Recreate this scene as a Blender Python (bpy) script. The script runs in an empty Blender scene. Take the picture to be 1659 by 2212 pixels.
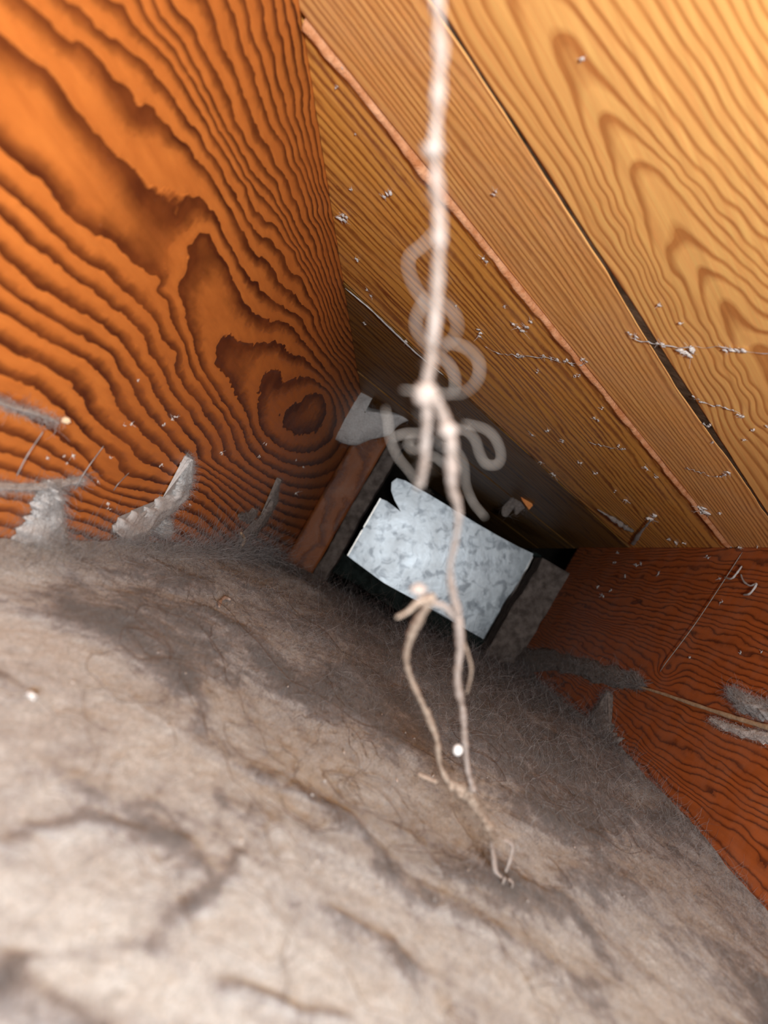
import bpy, math, random
import numpy as np

# ------------------------------------------------------------------ camera, world, light, exposure
S = 0.145                      # metres per bay unit
F = 1661.0                     # focal length in pixels of the 1659x2212 frame
CX, CY = 833.0, 1183.0         # where the bay's long axis meets the picture
CO, SI = math.cos(math.radians(30)), math.sin(math.radians(30))
scene = bpy.context.scene
COL = scene.collection

def W(u, v, z):
    """bay coordinates (across, up, along) -> world metres"""
    u = np.asarray(u, float); v = np.asarray(v, float); z = np.asarray(z, float)
    X = u * CO + v * SI
    Y = -u * SI + v * CO
    return np.stack(np.broadcast_arrays(X * S, z * S, Y * S), -1)

cam_d = bpy.data.cameras.new('camera')
cam = bpy.data.objects.new('camera', cam_d)
COL.objects.link(cam)
cam.rotation_euler = (math.radians(90), 0, 0)
cam_d.sensor_fit = 'VERTICAL'
cam_d.sensor_height = 36
cam_d.sensor_width = 27
cam_d.lens = F / 2212 * 36
cam_d.shift_y = (CY - 1106) / 2212
cam_d.shift_x = -(CX - 829.5) / 2212
cam_d.clip_start = 0.005
cam_d.clip_end = 20
cam_d.dof.use_dof = True
cam_d.dof.focus_distance = 0.50
cam_d.dof.aperture_fstop = 14
scene.camera = cam

world = bpy.data.worlds.new('world')
scene.world = world
world.use_nodes = True
world.node_tree.nodes['Background'].inputs[0].default_value = (0.88, 0.95, 1.0, 1)
world.node_tree.nodes['Background'].inputs[1].default_value = 0.20

def area_light(name, loc, target, size, power, color):
    d = bpy.data.lights.new(name, 'AREA')
    d.shape = 'DISK'; d.size = size; d.energy = power; d.color = color
    o = bpy.data.objects.new(name, d)
    COL.objects.link(o)
    o.location = loc
    import mathutils
    o.rotation_euler = (mathutils.Vector(target) - mathutils.Vector(loc)).to_track_quat('-Z', 'Y').to_euler()
    return o

area_light('added_fill_light', tuple(W(0.35, 0.02, -1.15)), tuple(W(0.35, 0.5, 5)), 0.04, 3.8, (0.93, 0.97, 1.0))  # added fill behind the camera, evens out the torch falloff
flash_d = bpy.data.lights.new('phone_torch', 'POINT')
flash_d.energy = 0.26; flash_d.shadow_soft_size = 0.004; flash_d.color = (0.96, 0.98, 1.0)
flash = bpy.data.objects.new('phone_torch', flash_d)
COL.objects.link(flash)
flash.location = (0.034, -0.03, 0.012)

scene.view_settings.view_transform = 'Standard'
scene.view_settings.look = 'None'
scene.view_settings.gamma = 1
scene.view_settings.exposure = 0.0
scene.view_settings.use_curve_mapping = False
try:
    scene.cycles.use_denoising = True
    scene.cycles.max_bounces = 5
except Exception:
    pass

rng = np.random.default_rng(7)
random.seed(7)

# ------------------------------------------------------------------ numeric helpers
def hash3(ix, iy, iz, seed):
    h = (ix * 374761393 + iy * 668265263 + iz * 2147483647 + seed * 974634777) & 0xffffffff
    h = ((h ^ (h >> 13)) * 1274126177) & 0xffffffff
    h = (h ^ (h >> 16)) & 0xffffffff
    return h.astype(np.float64) / 4294967295.0

def vnoise(x, y, z=0.0, seed=0):
    x, y, z = np.broadcast_arrays(np.asarray(x, float), np.asarray(y, float), np.asarray(z, float))
    x0 = np.floor(x).astype(np.int64); y0 = np.floor(y).astype(np.int64); z0 = np.floor(z).astype(np.int64)
    fx = x - x0; fy = y - y0; fz = z - z0
    fx = fx * fx * (3 - 2 * fx); fy = fy * fy * (3 - 2 * fy); fz = fz * fz * (3 - 2 * fz)
    r = 0
    for a in (0, 1):
        for b in (0, 1):
            for c in (0, 1):
                w = (fx if a else 1 - fx) * (fy if b else 1 - fy) * (fz if c else 1 - fz)
                r = r + w * hash3(x0 + a, y0 + b, z0 + c, seed)
    return r * 2 - 1

def fbm(x, y, z=0.0, seed=0, octv=4, gain=0.5):
    t = 0; a = 1.0; n = 0; f = 1.0
    for i in range(octv):
        t = t + a * vnoise(np.asarray(x) * f, np.asarray(y) * f, np.asarray(z) * f, seed + i)
        n += a; a *= gain; f *= 2.03
    return t / n

class TPS:
    """thin-plate spline through (x, y) -> value"""
    def __init__(self, pts, vals, smooth=1e-3, scale=400.0):
        self.s = scale
        P = np.array(pts, float) / scale
        n = len(P)
        K = self._k(P, P) + np.eye(n) * smooth
        A = np.zeros((n + 3, n + 3)); A[:n, :n] = K
        A[:n, n] = 1; A[:n, n + 1:] = P; A[n, :n] = 1; A[n + 1:, :n] = P.T
        self.w = np.linalg.solve(A, np.concatenate([np.array(vals, float), np.zeros(3)]))
        self.P = P
    @staticmethod
    def _k(a, b):
        d = ((a[:, None, :] - b[None, :, :]) ** 2).sum(-1)
        return 0.5 * d * np.log(d + 1e-12)
    def __call__(self, x, y):
        sh = np.shape(x)
        Q = np.stack([np.ravel(x), np.ravel(y)], -1) / self.s
        out = np.empty(len(Q))
        for i in range(0, len(Q), 20000):
            q = Q[i:i + 20000]
            out[i:i + 20000] = self._k(q, self.P) @ self.w[:len(self.P)] + self.w[-3] + q @ self.w[-2:]
        return out.reshape(sh)

def px(u, v, z, zmin=0.55):
    z = np.maximum(z, zmin)
    X = u * CO + v * SI; Y = -u * SI + v * CO
    return CX + F * X / z, CY - F * Y / z

def uvray(x, y):
    dx = np.asarray(x, float) - CX; dy = CY - np.asarray(y, float)
    return (CO * dx - SI * dy) / F, (SI * dx + CO * dy) / F      # du/dz, dv/dz

U_L, U_R, V_C, V_F = -0.81, 1.73, 1.0, -0.46
def on_left(x, y, off=0.0):
    a, b = uvray(x, y); z = (U_L + off) / a; return W(a * z, b * z, z)
def on_right(x, y, off=0.0):
    a, b = uvray(x, y); z = (U_R - off) / a; return W(a * z, b * z, z)
def on_ceiling(x, y, off=0.0):
    a, b = uvray(x, y); z = (V_C - off) / b; return W(a * z, b * z, z)
def at_depth(x, y, z):           # z in bay units
    a, b = uvray(x, y); return W(a * z, b * z, z)

# ------------------------------------------------------------------ object helpers
def link(o, parent=None):
    COL.objects.link(o)
    if parent is not None:
        o.parent = parent
    return o

def tag(o, label=None, cat=None, group=None, kind=None):
    if label: o['label'] = label
    if cat: o['category'] = cat
    if group: o['group'] = group
    if kind: o['kind'] = kind
    return o

def empty(name, loc=(0, 0, 0)):
    o = bpy.data.objects.new(name, None)
    o.empty_display_size = 0.02
    COL.objects.link(o)
    o.location = loc
    return o

def mesh_obj(name, verts, faces, mat, parent=None, attrs=None, smooth=True, local=None):
    verts = np.asarray(verts, float).reshape(-1, 3)
    off = np.zeros(3)
    if parent is not None:
        off = np.array(parent.location)
        p = parent.parent
        while p is not None:
            off = off + np.array(p.location); p = p.parent
    origin = np.zeros(3) if local is None else np.asarray(local, float) - off
    verts = verts - off - origin
    me = bpy.data.meshes.new(name)
    if isinstance(faces, np.ndarray):
        k = faces.shape[1]; n = len(faces)
        me.vertices.add(len(verts)); me.vertices.foreach_set('co', verts.ravel())
        me.loops.add(n * k); me.loops.foreach_set('vertex_index', faces.ravel().astype(np.int32))
        me.polygons.add(n)
        me.polygons.foreach_set('loop_start', np.arange(0, n * k, k, dtype=np.int32))
        me.polygons.foreach_set('loop_total', np.full(n, k, np.int32))
        me.update(calc_edges=True)
    else:
        me.from_pydata([tuple(v) for v in verts], [], [tuple(int(i) for i in f) for f in faces])
    me.polygons.foreach_set('use_smooth', [smooth] * len(me.polygons))
    if attrs:
        for k_, val in attrs.items():
            a = me.attributes.new(k_, 'FLOAT', 'POINT')
            a.data.foreach_set('value', np.asarray(val, np.float32).ravel())
    me.materials.append(mat)
    me.validate()
    o = bpy.data.objects.new(name, me)
    link(o, parent)
    o.location = origin
    return o

def grid_slab(P, back):
    """P (n,m,3) front surface; closed with a skirt and back face moved by vector BACK. Returns verts, quads list, count of front verts"""
    n, m = P.shape[:2]
    V = P.reshape(-1, 3)
    i = np.arange(n - 1)[:, None] * m + np.arange(m - 1)[None, :]
    q = np.stack([i, i + 1, i + m + 1, i + m], -1).reshape(-1, 4)
    ring = ([(0, j) for j in range(m)] + [(k, m - 1) for k in range(1, n)] +
            [(n - 1, j) for j in range(m - 2, -1, -1)] + [(k, 0) for k in range(n - 2, 0, -1)])
    rid = np.array([a * m + b for a, b in ring])
    Vb = V[rid] + np.asarray(back)
    nb = len(V); L = len(rid)
    a = rid; b = np.roll(rid, -1); c = nb + (np.arange(L) + 1) % L; d = nb + np.arange(L)
    skirt = np.stack([a, d, c, b], -1)
    cid = nb + L
    V2 = np.concatenate([V, Vb, (Vb.mean(0))[None]])
    capq = np.stack([nb + np.arange(0, L), np.full(L, cid), nb + (np.arange(L) + 1) % L], -1)
    # make the cap of degenerate-free quads by pairing edges
    faces = [tuple(f) for f in q] + [tuple(f) for f in skirt] + [tuple(f) for f in capq]
    return V2, faces, n * m, rid

def slab_obj(name, P, back, mat, parent=None, attrs=None, smooth=True):
    V, faces, nf, rid = grid_slab(P, back)
    at = {}
    if attrs:
        for k_, val in attrs.items():
            val = np.asarray(val, float).ravel()
            at[k_] = np.concatenate([val, val[rid], [val.mean()]])
    o = mesh_obj(name, V, faces, mat, parent, at, smooth=False)
    sm = np.zeros(len(o.data.polygons), bool); n, m = P.shape[:2]
    sm[:(n - 1) * (m - 1)] = smooth
    o.data.polygons.foreach_set('use_smooth', sm)
    return o

def tubes(P, R, sides=3):
    """P (n,k,3) polylines, R (n,k) radii -> verts, quads"""
    P = np.asarray(P, float); R = np.asarray(R, float)
    n, k = P.shape[:2]
    T = np.gradient(P, axis=1)
    T /= np.linalg.norm(T, axis=2, keepdims=True) + 1e-12
    ref = np.where(np.abs(T[..., 1:2]) > 0.85, np.array([1.0, 0, 0]), np.array([0, 1.0, 0]))
    # keep one reference per polyline so that tubes do not twist
    ref = np.broadcast_to(ref[:, k // 2:k // 2 + 1, :], T.shape)
    A = np.cross(T, ref); A /= np.linalg.norm(A, axis=2, keepdims=True) + 1e-12
    B = np.cross(T, A)
    ang = np.arange(sides) / sides * 2 * math.pi
    V = P[:, :, None, :] + R[:, :, None, None] * (A[:, :, None, :] * np.cos(ang)[None, None, :, None] + B[:, :, None, :] * np.sin(ang)[None, None, :, None])
    V = V.reshape(-1, 3)
    i = (np.arange(n)[:, None, None] * k + np.arange(k - 1)[None, :, None]) * sides
    j = np.arange(sides)[None, None, :]; j2 = (j + 1) % sides
    q = np.stack([i + j, i + j2, i + sides + j2, i + sides + j], -1).reshape(-1, 4)
    return V, q

def catmull(pts, n=60):
    pts = np.asarray(pts, float)
    P = np.concatenate([[2 * pts[0] - pts[1]], pts, [2 * pts[-1] - pts[-2]]])
    t = np.linspace(0, len(pts) - 1 - 1e-6, n); i = t.astype(int); f = (t - i)[:, None]
    p0, p1, p2, p3 = P[i], P[i + 1], P[i + 2], P[i + 3]
    return 0.5 * (2 * p1 + (p2 - p0) * f + (2 * p0 - 5 * p1 + 4 * p2 - p3) * f ** 2 + (3 * p1 - p0 - 3 * p2 + p3) * f ** 3)

def tube_obj(name, pts, r, mat, parent=None, n=60, sides=8, lump=0.0, twist=0.0, closed_ends=True, local=None):
    C = catmull(pts, n)
    t = np.linspace(0, 1, n)
    r = np.interp(t, np.linspace(0, 1, len(r)), r) if np.ndim(r) else np.full(n, r)
    sd = int(rng.integers(1, 9999))
    r = r * (1 + lump * fbm(t * n * 0.35, 0.0, 0.0, sd, 3))
    r[0] *= 0.25; r[-1] *= 0.25
    V, q = tubes(C[None], r[None], sides)
    if lump:
        nn = fbm(V[:, 0] * 900, V[:, 1] * 900, V[:, 2] * 900, sd, 2)
        ctr = np.repeat(C, sides, axis=0)
        V = ctr + (V - ctr) * (1 + lump * nn[:, None])
    faces = [tuple(f) for f in q] + [tuple(range(sides))[::-1], tuple(range((n - 1) * sides, n * sides))]
    return mesh_obj(name, V, faces, mat, parent, local=local)

def blob_obj(name, center, radii, mat, parent=None, axes=None, lump=0.35, res=(12, 18), freq=None, flat=0.0, local=True):
    """a lumpy closed clump"""
    a, b = res
    th = np.linspace(0, math.pi, a + 1)[1:-1]; ph = np.arange(b) / b * 2 * math.pi
    D = np.stack([np.outer(np.sin(th), np.cos(ph)), np.outer(np.sin(th), np.sin(ph)), np.outer(np.cos(th), np.ones(b))], -1).reshape(-1, 3)
    D = np.concatenate([D, [[0, 0, 1], [0, 0, -1]]])
    sd = int(rng.integers(1, 9999)); fr = freq or 2.2
    D = D * (1 + lump * fbm(D[:, 0] * fr + 7, D[:, 1] * fr + 3, D[:, 2] * fr, sd, 4, 0.65))[:, None]
    D = D * np.asarray(radii)
    ax = np.eye(3) if axes is None else np.asarray(axes)
    V = D @ ax + np.asarray(center)
    f = []
    for i in range(a - 2):
        for j in range(b):
            f.append((i * b + j, i * b + (j + 1) % b, (i + 1) * b + (j + 1) % b, (i + 1) * b + j))
    top = (a - 1) * b; bot = top + 1
    for j in range(b):
        f.append((top, (j + 1) % b, j)); f.append((bot, (a - 2) * b + j, (a - 2) * b + (j + 1) % b))
    return mesh_obj(name, V, f, mat, parent, local=center if local else None)

# ------------------------------------------------------------------ materials
class N:
    def __init__(self, name):
        self.m = bpy.data.materials.new(name); self.m.use_nodes = True
        self.t = self.m.node_tree; self.b = self.t.nodes['Principled BSDF']
    def n(self, typ, **kw):
        x = self.t.nodes.new(typ)
        for k_, v_ in kw.items(): setattr(x, k_, v_)
        return x
    def set(self, sock, v_):
        if hasattr(v_, 'is_output') or isinstance(v_, bpy.types.NodeSocket): self.t.links.new(v_, sock)
        elif isinstance(v_, (tuple, list)) and len(v_) == 3 and sock.type == 'RGBA': sock.default_value = (*v_, 1)
        else: sock.default_value = v_
    def math(self, op, a, b=0.0, c=0.0):
        x = self.n('ShaderNodeMath', operation=op)
        self.set(x.inputs[0], a); self.set(x.inputs[1], b)
        if op in ('MULTIPLY_ADD', 'COMPARE', 'WRAP'): self.set(x.inputs[2], c)
        return x.outputs[0]
    def attr(self, name):
        return self.n('ShaderNodeAttribute', attribute_name=name).outputs['Fac']
    def coord(self):
        return self.n('ShaderNodeTexCoord').outputs['Object']
    def xyz(self, a, b, c=0.0):
        x = self.n('ShaderNodeCombineXYZ')
        for i, v_ in enumerate((a, b, c)): self.set(x.inputs[i], v_)
        return x.outputs[0]
    def noise(self, vec, scale, detail=3, rough=0.5, distortion=0.0):
        x = self.n('ShaderNodeTexNoise')
        self.set(x.inputs['Vector'], vec); x.inputs['Scale'].default_value = scale
        x.inputs['Detail'].default_value = detail; x.inputs['Roughness'].default_value = rough
        x.inputs['Distortion'].default_value = distortion
        return x.outputs['Fac']
    def ramp(self, fac, stops, interp='LINEAR'):
        x = self.n('ShaderNodeValToRGB'); x.color_ramp.interpolation = interp
        e = x.color_ramp.elements
        while len(e) < len(stops): e.new(0.5)
        for i, (p, c) in enumerate(stops):
            e[i].position = p
            e[i].color = (*c, 1) if isinstance(c, (tuple, list)) else (c, c, c, 1)
        self.set(x.inputs[0], fac)
        return x.outputs[0]
    def mix(self, fac, a, b, mode='MIX'):
        x = self.n('ShaderNodeMix', data_type='RGBA', blend_type=mode)
        self.set(x.inputs[0], fac); self.set(x.inputs[6], a); self.set(x.inputs[7], b)
        return x.outputs[2]
    def bump(self, h, strength=0.5, dist=0.001, normal=None):
        x = self.n('ShaderNodeBump'); x.inputs['Strength'].default_value = strength
        x.inputs['Distance'].default_value = dist
        self.set(x.inputs['Height'], h)
        if normal is not None: self.set(x.inputs['Normal'], normal)
        return x.outputs[0]
    def out(self, color=None, rough=None, normal=None, metal=None, spec=None):
        if color is not None: self.set(self.b.inputs['Base Color'], color)
        if rough is not None: self.set(self.b.inputs['Roughness'], rough)
        if normal is not None: self.set(self.b.inputs['Normal'], normal)
        if metal is not None: self.set(self.b.inputs['Metallic'], metal)
        if spec is not None: self.set(self.b.inputs['Specular IOR Level'], spec)
        return self.m

def wood(name, light, mid, dark, stops, jitter=0.25, rough=0.45, bumps=0.5, bdist=0.0008, streak=(60, 4), spec=0.35, jscale=9.0, dust=0.0):
    """grain lines come from the ring number stored on the surface (g); a = across, l = along the grain"""
    k = N(name)
    g = k.attr('g'); l = k.attr('l'); a = k.attr('a')
    co = k.xyz(a, l)
    j1 = k.noise(co, jscale, 3, 0.55); j2 = k.noise(co, jscale * 6, 2, 0.6)
    d = k.math('MULTIPLY', k.math('SUBTRACT', j1, 0.5), jitter)
    d = k.math('ADD', d, k.math('MULTIPLY', k.math('SUBTRACT', j2, 0.5), jitter * 0.45))
    ring = k.math('ADD', g, d)
    fr = k.math('FRACT', ring)
    tone = k.ramp(fr, stops)                                 # 0 = latewood, 1 = earlywood
    cell = k.math('FLOOR', ring)
    rv = k.n('ShaderNodeTexWhiteNoise', noise_dimensions='1D'); k.set(rv.inputs['W'], cell)
    streaks = k.noise(k.xyz(k.math('MULTIPLY', a, streak[0]), k.math('MULTIPLY', l, streak[1])), 1.0, 4, 0.6)
    tone2 = k.math('MULTIPLY', tone, k.math('ADD', 0.93, k.math('MULTIPLY', rv.outputs['Value'], 0.07)))
    col = k.mix(k.math('POWER', tone2, 0.85), dark, light)
    big = k.noise(co, 3.0, 3, 0.6)
    col = k.mix(k.ramp(big, [(0.35, 0.0), (0.75, 0.45)]), col, mid)
    col = k.mix(0.30, col, k.ramp(streaks, [(0.3, 0.30), (0.7, 0.70)]), 'OVERLAY')
    fleck = k.noise(k.coord(), 900.0, 2, 0.7)
    col = k.mix(k.ramp(fleck, [(0.70, 0.0), (0.80, 0.25)]), col, (0.62, 0.48, 0.36))
    if dust:
        dn = k.noise(k.coord(), 26.0, 5, 0.7)
        col = k.mix(k.ramp(dn, [(0.45, 0.0), (0.75, dust)]), col, (0.50, 0.43, 0.37))
    h = k.math('ADD', tone, k.math('MULTIPLY', streaks, 0.25))
    nrm = k.bump(h, bumps, bdist)
    return k.out(col, k.math('ADD', rough, k.math('MULTIPLY', streaks, 0.2)), nrm, spec=spec)

M_LEFT = wood('orange_beam_wood', (0.620, 0.195, 0.037), (0.470, 0.130, 0.025), (0.075, 0.013, 0.003),
              [(0.0, 0.0), (0.14, 0.02), (0.32, 0.30), (0.52, 0.88), (0.70, 1.0), (0.95, 0.97), (0.975, 1.0), (1.0, 0.0)],
              jitter=0.05, rough=0.42, bumps=0.55, bdist=0.0012, streak=(40, 5), jscale=5.0)
M_RIGHT = wood('red_brown_beam_wood', (0.483, 0.124, 0.026), (0.368, 0.086, 0.018), (0.063, 0.010, 0.002),
               [(0.0, 0.0), (0.10, 0.15), (0.30, 0.80), (0.6, 1.0), (0.85, 0.9), (1.0, 0.35)],
               jitter=0.5, rough=0.45, bumps=0.35, bdist=0.0006, streak=(50, 3), jscale=6.0, dust=0.12)
PST = [(0.0, 0.05), (0.12, 0.0), (0.30, 0.45), (0.45, 1.0), (0.82, 1.0), (1.0, 0.25)]
M_PLANK_A = wood('amber_board_wood', (0.930, 0.498, 0.156), (0.860, 0.414, 0.115), (0.500, 0.179, 0.045), [(0.0, 0.0), (0.14, 0.05), (0.26, 0.55), (0.40, 1.0), (0.84, 1.0), (1.0, 0.2)],
                 jitter=0.10, rough=0.42, bumps=0.2, bdist=0.0004, streak=(70, 3), jscale=5.0)
M_PLANK_B = wood('brown_board_wood', (0.896, 0.452, 0.142), (0.806, 0.379, 0.110), (0.470, 0.174, 0.044), PST,
                 jitter=0.5, rough=0.45, bumps=0.25, bdist=0.0004, streak=(70, 3), jscale=5.0, dust=0.12)
M_PLANK_C = wood('golden_board_wood', (0.936, 0.439, 0.091), (0.806, 0.342, 0.064), (0.312, 0.086, 0.017), PST,
                 jitter=0.6, rough=0.40, bumps=0.25, bdist=0.0004, streak=(70, 3), jscale=5.0, dust=0.10)
M_PLANK_D = wood('shaded_far_board_wood', (0.30, 0.14, 0.026), (0.21, 0.092, 0.017), (0.075, 0.023, 0.005), PST,
                 jitter=0.6, rough=0.40, bumps=0.25, bdist=0.0004, streak=(70, 3), jscale=5.0, dust=0.12)  # far boards darkened in colour for the light falling off with depth
M_BLOCK = wood('end_block_wood', (0.273, 0.079, 0.016), (0.221, 0.058, 0.013), (0.104, 0.025, 0.007), PST, jitter=0.8, streak=(40, 5), dust=0.15)

def plain(name, c1, c2, scale, rough=0.8, bumps=0.4, bdist=0.001, detail=5, lo=0.35, hi=0.65, spec=0.3, metal=0.0):
    k = N(name)
    nz = k.noise(k.coord(), scale, detail, 0.6)
    col = k.mix(k.ramp(nz, [(lo, 0.0), (hi, 1.0)]), c1, c2)
    n2 = k.noise(k.coord(), scale * 4, 4, 0.65)
    return k.out(col, rough, k.bump(n2, bumps, bdist), metal, spec)

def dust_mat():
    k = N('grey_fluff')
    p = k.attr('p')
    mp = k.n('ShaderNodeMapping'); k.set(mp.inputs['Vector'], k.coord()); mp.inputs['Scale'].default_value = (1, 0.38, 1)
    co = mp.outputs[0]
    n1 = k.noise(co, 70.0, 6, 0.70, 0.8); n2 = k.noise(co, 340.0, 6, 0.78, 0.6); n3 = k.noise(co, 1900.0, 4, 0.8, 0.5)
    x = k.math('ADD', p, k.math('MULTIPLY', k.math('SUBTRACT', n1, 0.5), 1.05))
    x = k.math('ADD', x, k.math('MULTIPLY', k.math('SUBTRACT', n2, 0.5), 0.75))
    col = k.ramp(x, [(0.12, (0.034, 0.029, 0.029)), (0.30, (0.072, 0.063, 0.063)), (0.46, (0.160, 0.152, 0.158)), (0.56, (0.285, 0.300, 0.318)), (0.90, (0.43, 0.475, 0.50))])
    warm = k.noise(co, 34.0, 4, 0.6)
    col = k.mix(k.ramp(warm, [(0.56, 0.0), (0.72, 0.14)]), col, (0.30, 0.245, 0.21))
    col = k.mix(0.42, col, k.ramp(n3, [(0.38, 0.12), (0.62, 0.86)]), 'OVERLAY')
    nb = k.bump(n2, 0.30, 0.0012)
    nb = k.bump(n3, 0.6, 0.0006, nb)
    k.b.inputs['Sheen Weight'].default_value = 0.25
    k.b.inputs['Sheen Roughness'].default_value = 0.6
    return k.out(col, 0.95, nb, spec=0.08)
M_DUST = dust_mat()
M_CLUMP = plain('pale_lint', (0.38, 0.355, 0.34), (0.46, 0.44, 0.425), 420.0, 0.95, 0.3, 0.0006, spec=0.1)
M_CLUMP_DARK = plain('dim_lint', (0.20, 0.165, 0.145), (0.34, 0.29, 0.26), 260.0, 0.95, 0.9, 0.002, spec=0.1)
M_FIBRE = plain('pale_fibre', (0.16, 0.148, 0.145), (0.34, 0.325, 0.32), 160.0, 0.7, 0.0, spec=0.3)
M_FIBRE_DARK = plain('brown_fibre', (0.05, 0.036, 0.032), (0.13, 0.10, 0.09), 160.0, 0.7, 0.0, spec=0.3)
M_FIBRE_MID = plain('grey_fibre', (0.045, 0.040, 0.038), (0.17, 0.157, 0.152), 200.0, 0.8, 0.0, spec=0.2)
M_FLECK = plain('white_fleck', (0.50, 0.44, 0.40), (0.78, 0.72, 0.67), 900.0, 0.8, 0.5, 0.001, spec=0.2)
M_STRING = plain('cream_string', (0.23, 0.175, 0.145), (0.34, 0.285, 0.255), 420.0, 0.85, 0.6, 0.001, spec=0.2)
M_CURL = plain('thin_cream_thread', (0.20, 0.175, 0.155), (0.30, 0.27, 0.245), 420.0, 0.8, 0.3, 0.001, spec=0.2)
M_STRING_TAN = plain('tan_string', (0.22, 0.155, 0.115), (0.33, 0.26, 0.205), 420.0, 0.85, 0.6, 0.001, spec=0.2)
M_BEAD = plain('white_bead', (0.50, 0.49, 0.47), (0.62, 0.60, 0.58), 300.0, 0.35, 0.1, spec=0.5)
M_HAIR = plain('dark_hair', (0.055, 0.038, 0.032), (0.13, 0.085, 0.065), 120.0, 0.5, 0.0, spec=0.4)
M_TWIG = plain('straw_stick', (0.46, 0.30, 0.17), (0.62, 0.46, 0.30), 240.0, 0.7, 0.5, 0.001)
M_PALE_TWIG = plain('pale_stick', (0.38, 0.29, 0.24), (0.56, 0.47, 0.41), 240.0, 0.7, 0.5, 0.001)
M_STRIP = plain('splintered_orange_wood', (0.46, 0.17, 0.060), (0.66, 0.33, 0.17), 130.0, 0.7, 0.8, 0.001)
M_SPLINT = plain('orange_splinter', (0.70, 0.20, 0.04), (0.85, 0.34, 0.10), 160.0, 0.7, 0.4, 0.001)
M_VOID = plain('unlit_cavity_black', (0.006, 0.005, 0.004), (0.014, 0.011, 0.009), 40.0, 0.95, 0.3, spec=0.05)  # black colour stands in for the unlit cavity beyond the bay
M_BLACK = plain('black_gap_shade', (0.006, 0.009, 0.008), (0.022, 0.030, 0.027), 70.0, 0.9, 0.6, spec=0.1)
M_GREYBOARD = plain('dusty_grey_board', (0.085, 0.066, 0.056), (0.19, 0.155, 0.135), 90.0, 0.9, 0.6, spec=0.1)
M_JOINT_SHADE = plain('joint_shade_brown', (0.045, 0.028, 0.016), (0.16, 0.10, 0.06), 60.0, 0.9, 0.6, spec=0.1)
M_BASE = plain('floor_board', (0.16, 0.12, 0.09), (0.22, 0.17, 0.13), 30.0, 0.9)

def metal_mat():
    k = N('galvanised_metal')
    co = k.coord()
    n1 = k.noise(co, 22.0, 4, 0.6); n2 = k.noise(co, 60.0, 3, 0.5, 0.6); n3 = k.noise(co, 260.0, 4, 0.7)
    col = k.mix(k.ramp(n1, [(0.3, 0.0), (0.7, 1.0)]), (0.19, 0.21, 0.225), (0.34, 0.36, 0.375))
    col = k.mix(k.ramp(n2, [(0.50, 0.0), (0.66, 0.75)]), col, (0.07, 0.082, 0.095))
    col = k.mix(k.math('MULTIPLY', n3, 0.25), col, (0.40, 0.42, 0.44))
    r = k.ramp(n1, [(0.3, 0.31), (0.7, 0.42)])
    return k.out(col, r, k.bump(n1, 0.10, 0.006), metal=0.78, spec=0.5)
M_METAL = metal_mat()
M_RIM = plain('bright_metal_edge', (0.70, 0.66, 0.60), (0.88, 0.85, 0.80), 90.0, 0.35, 0.2, metal=0.5)

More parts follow.
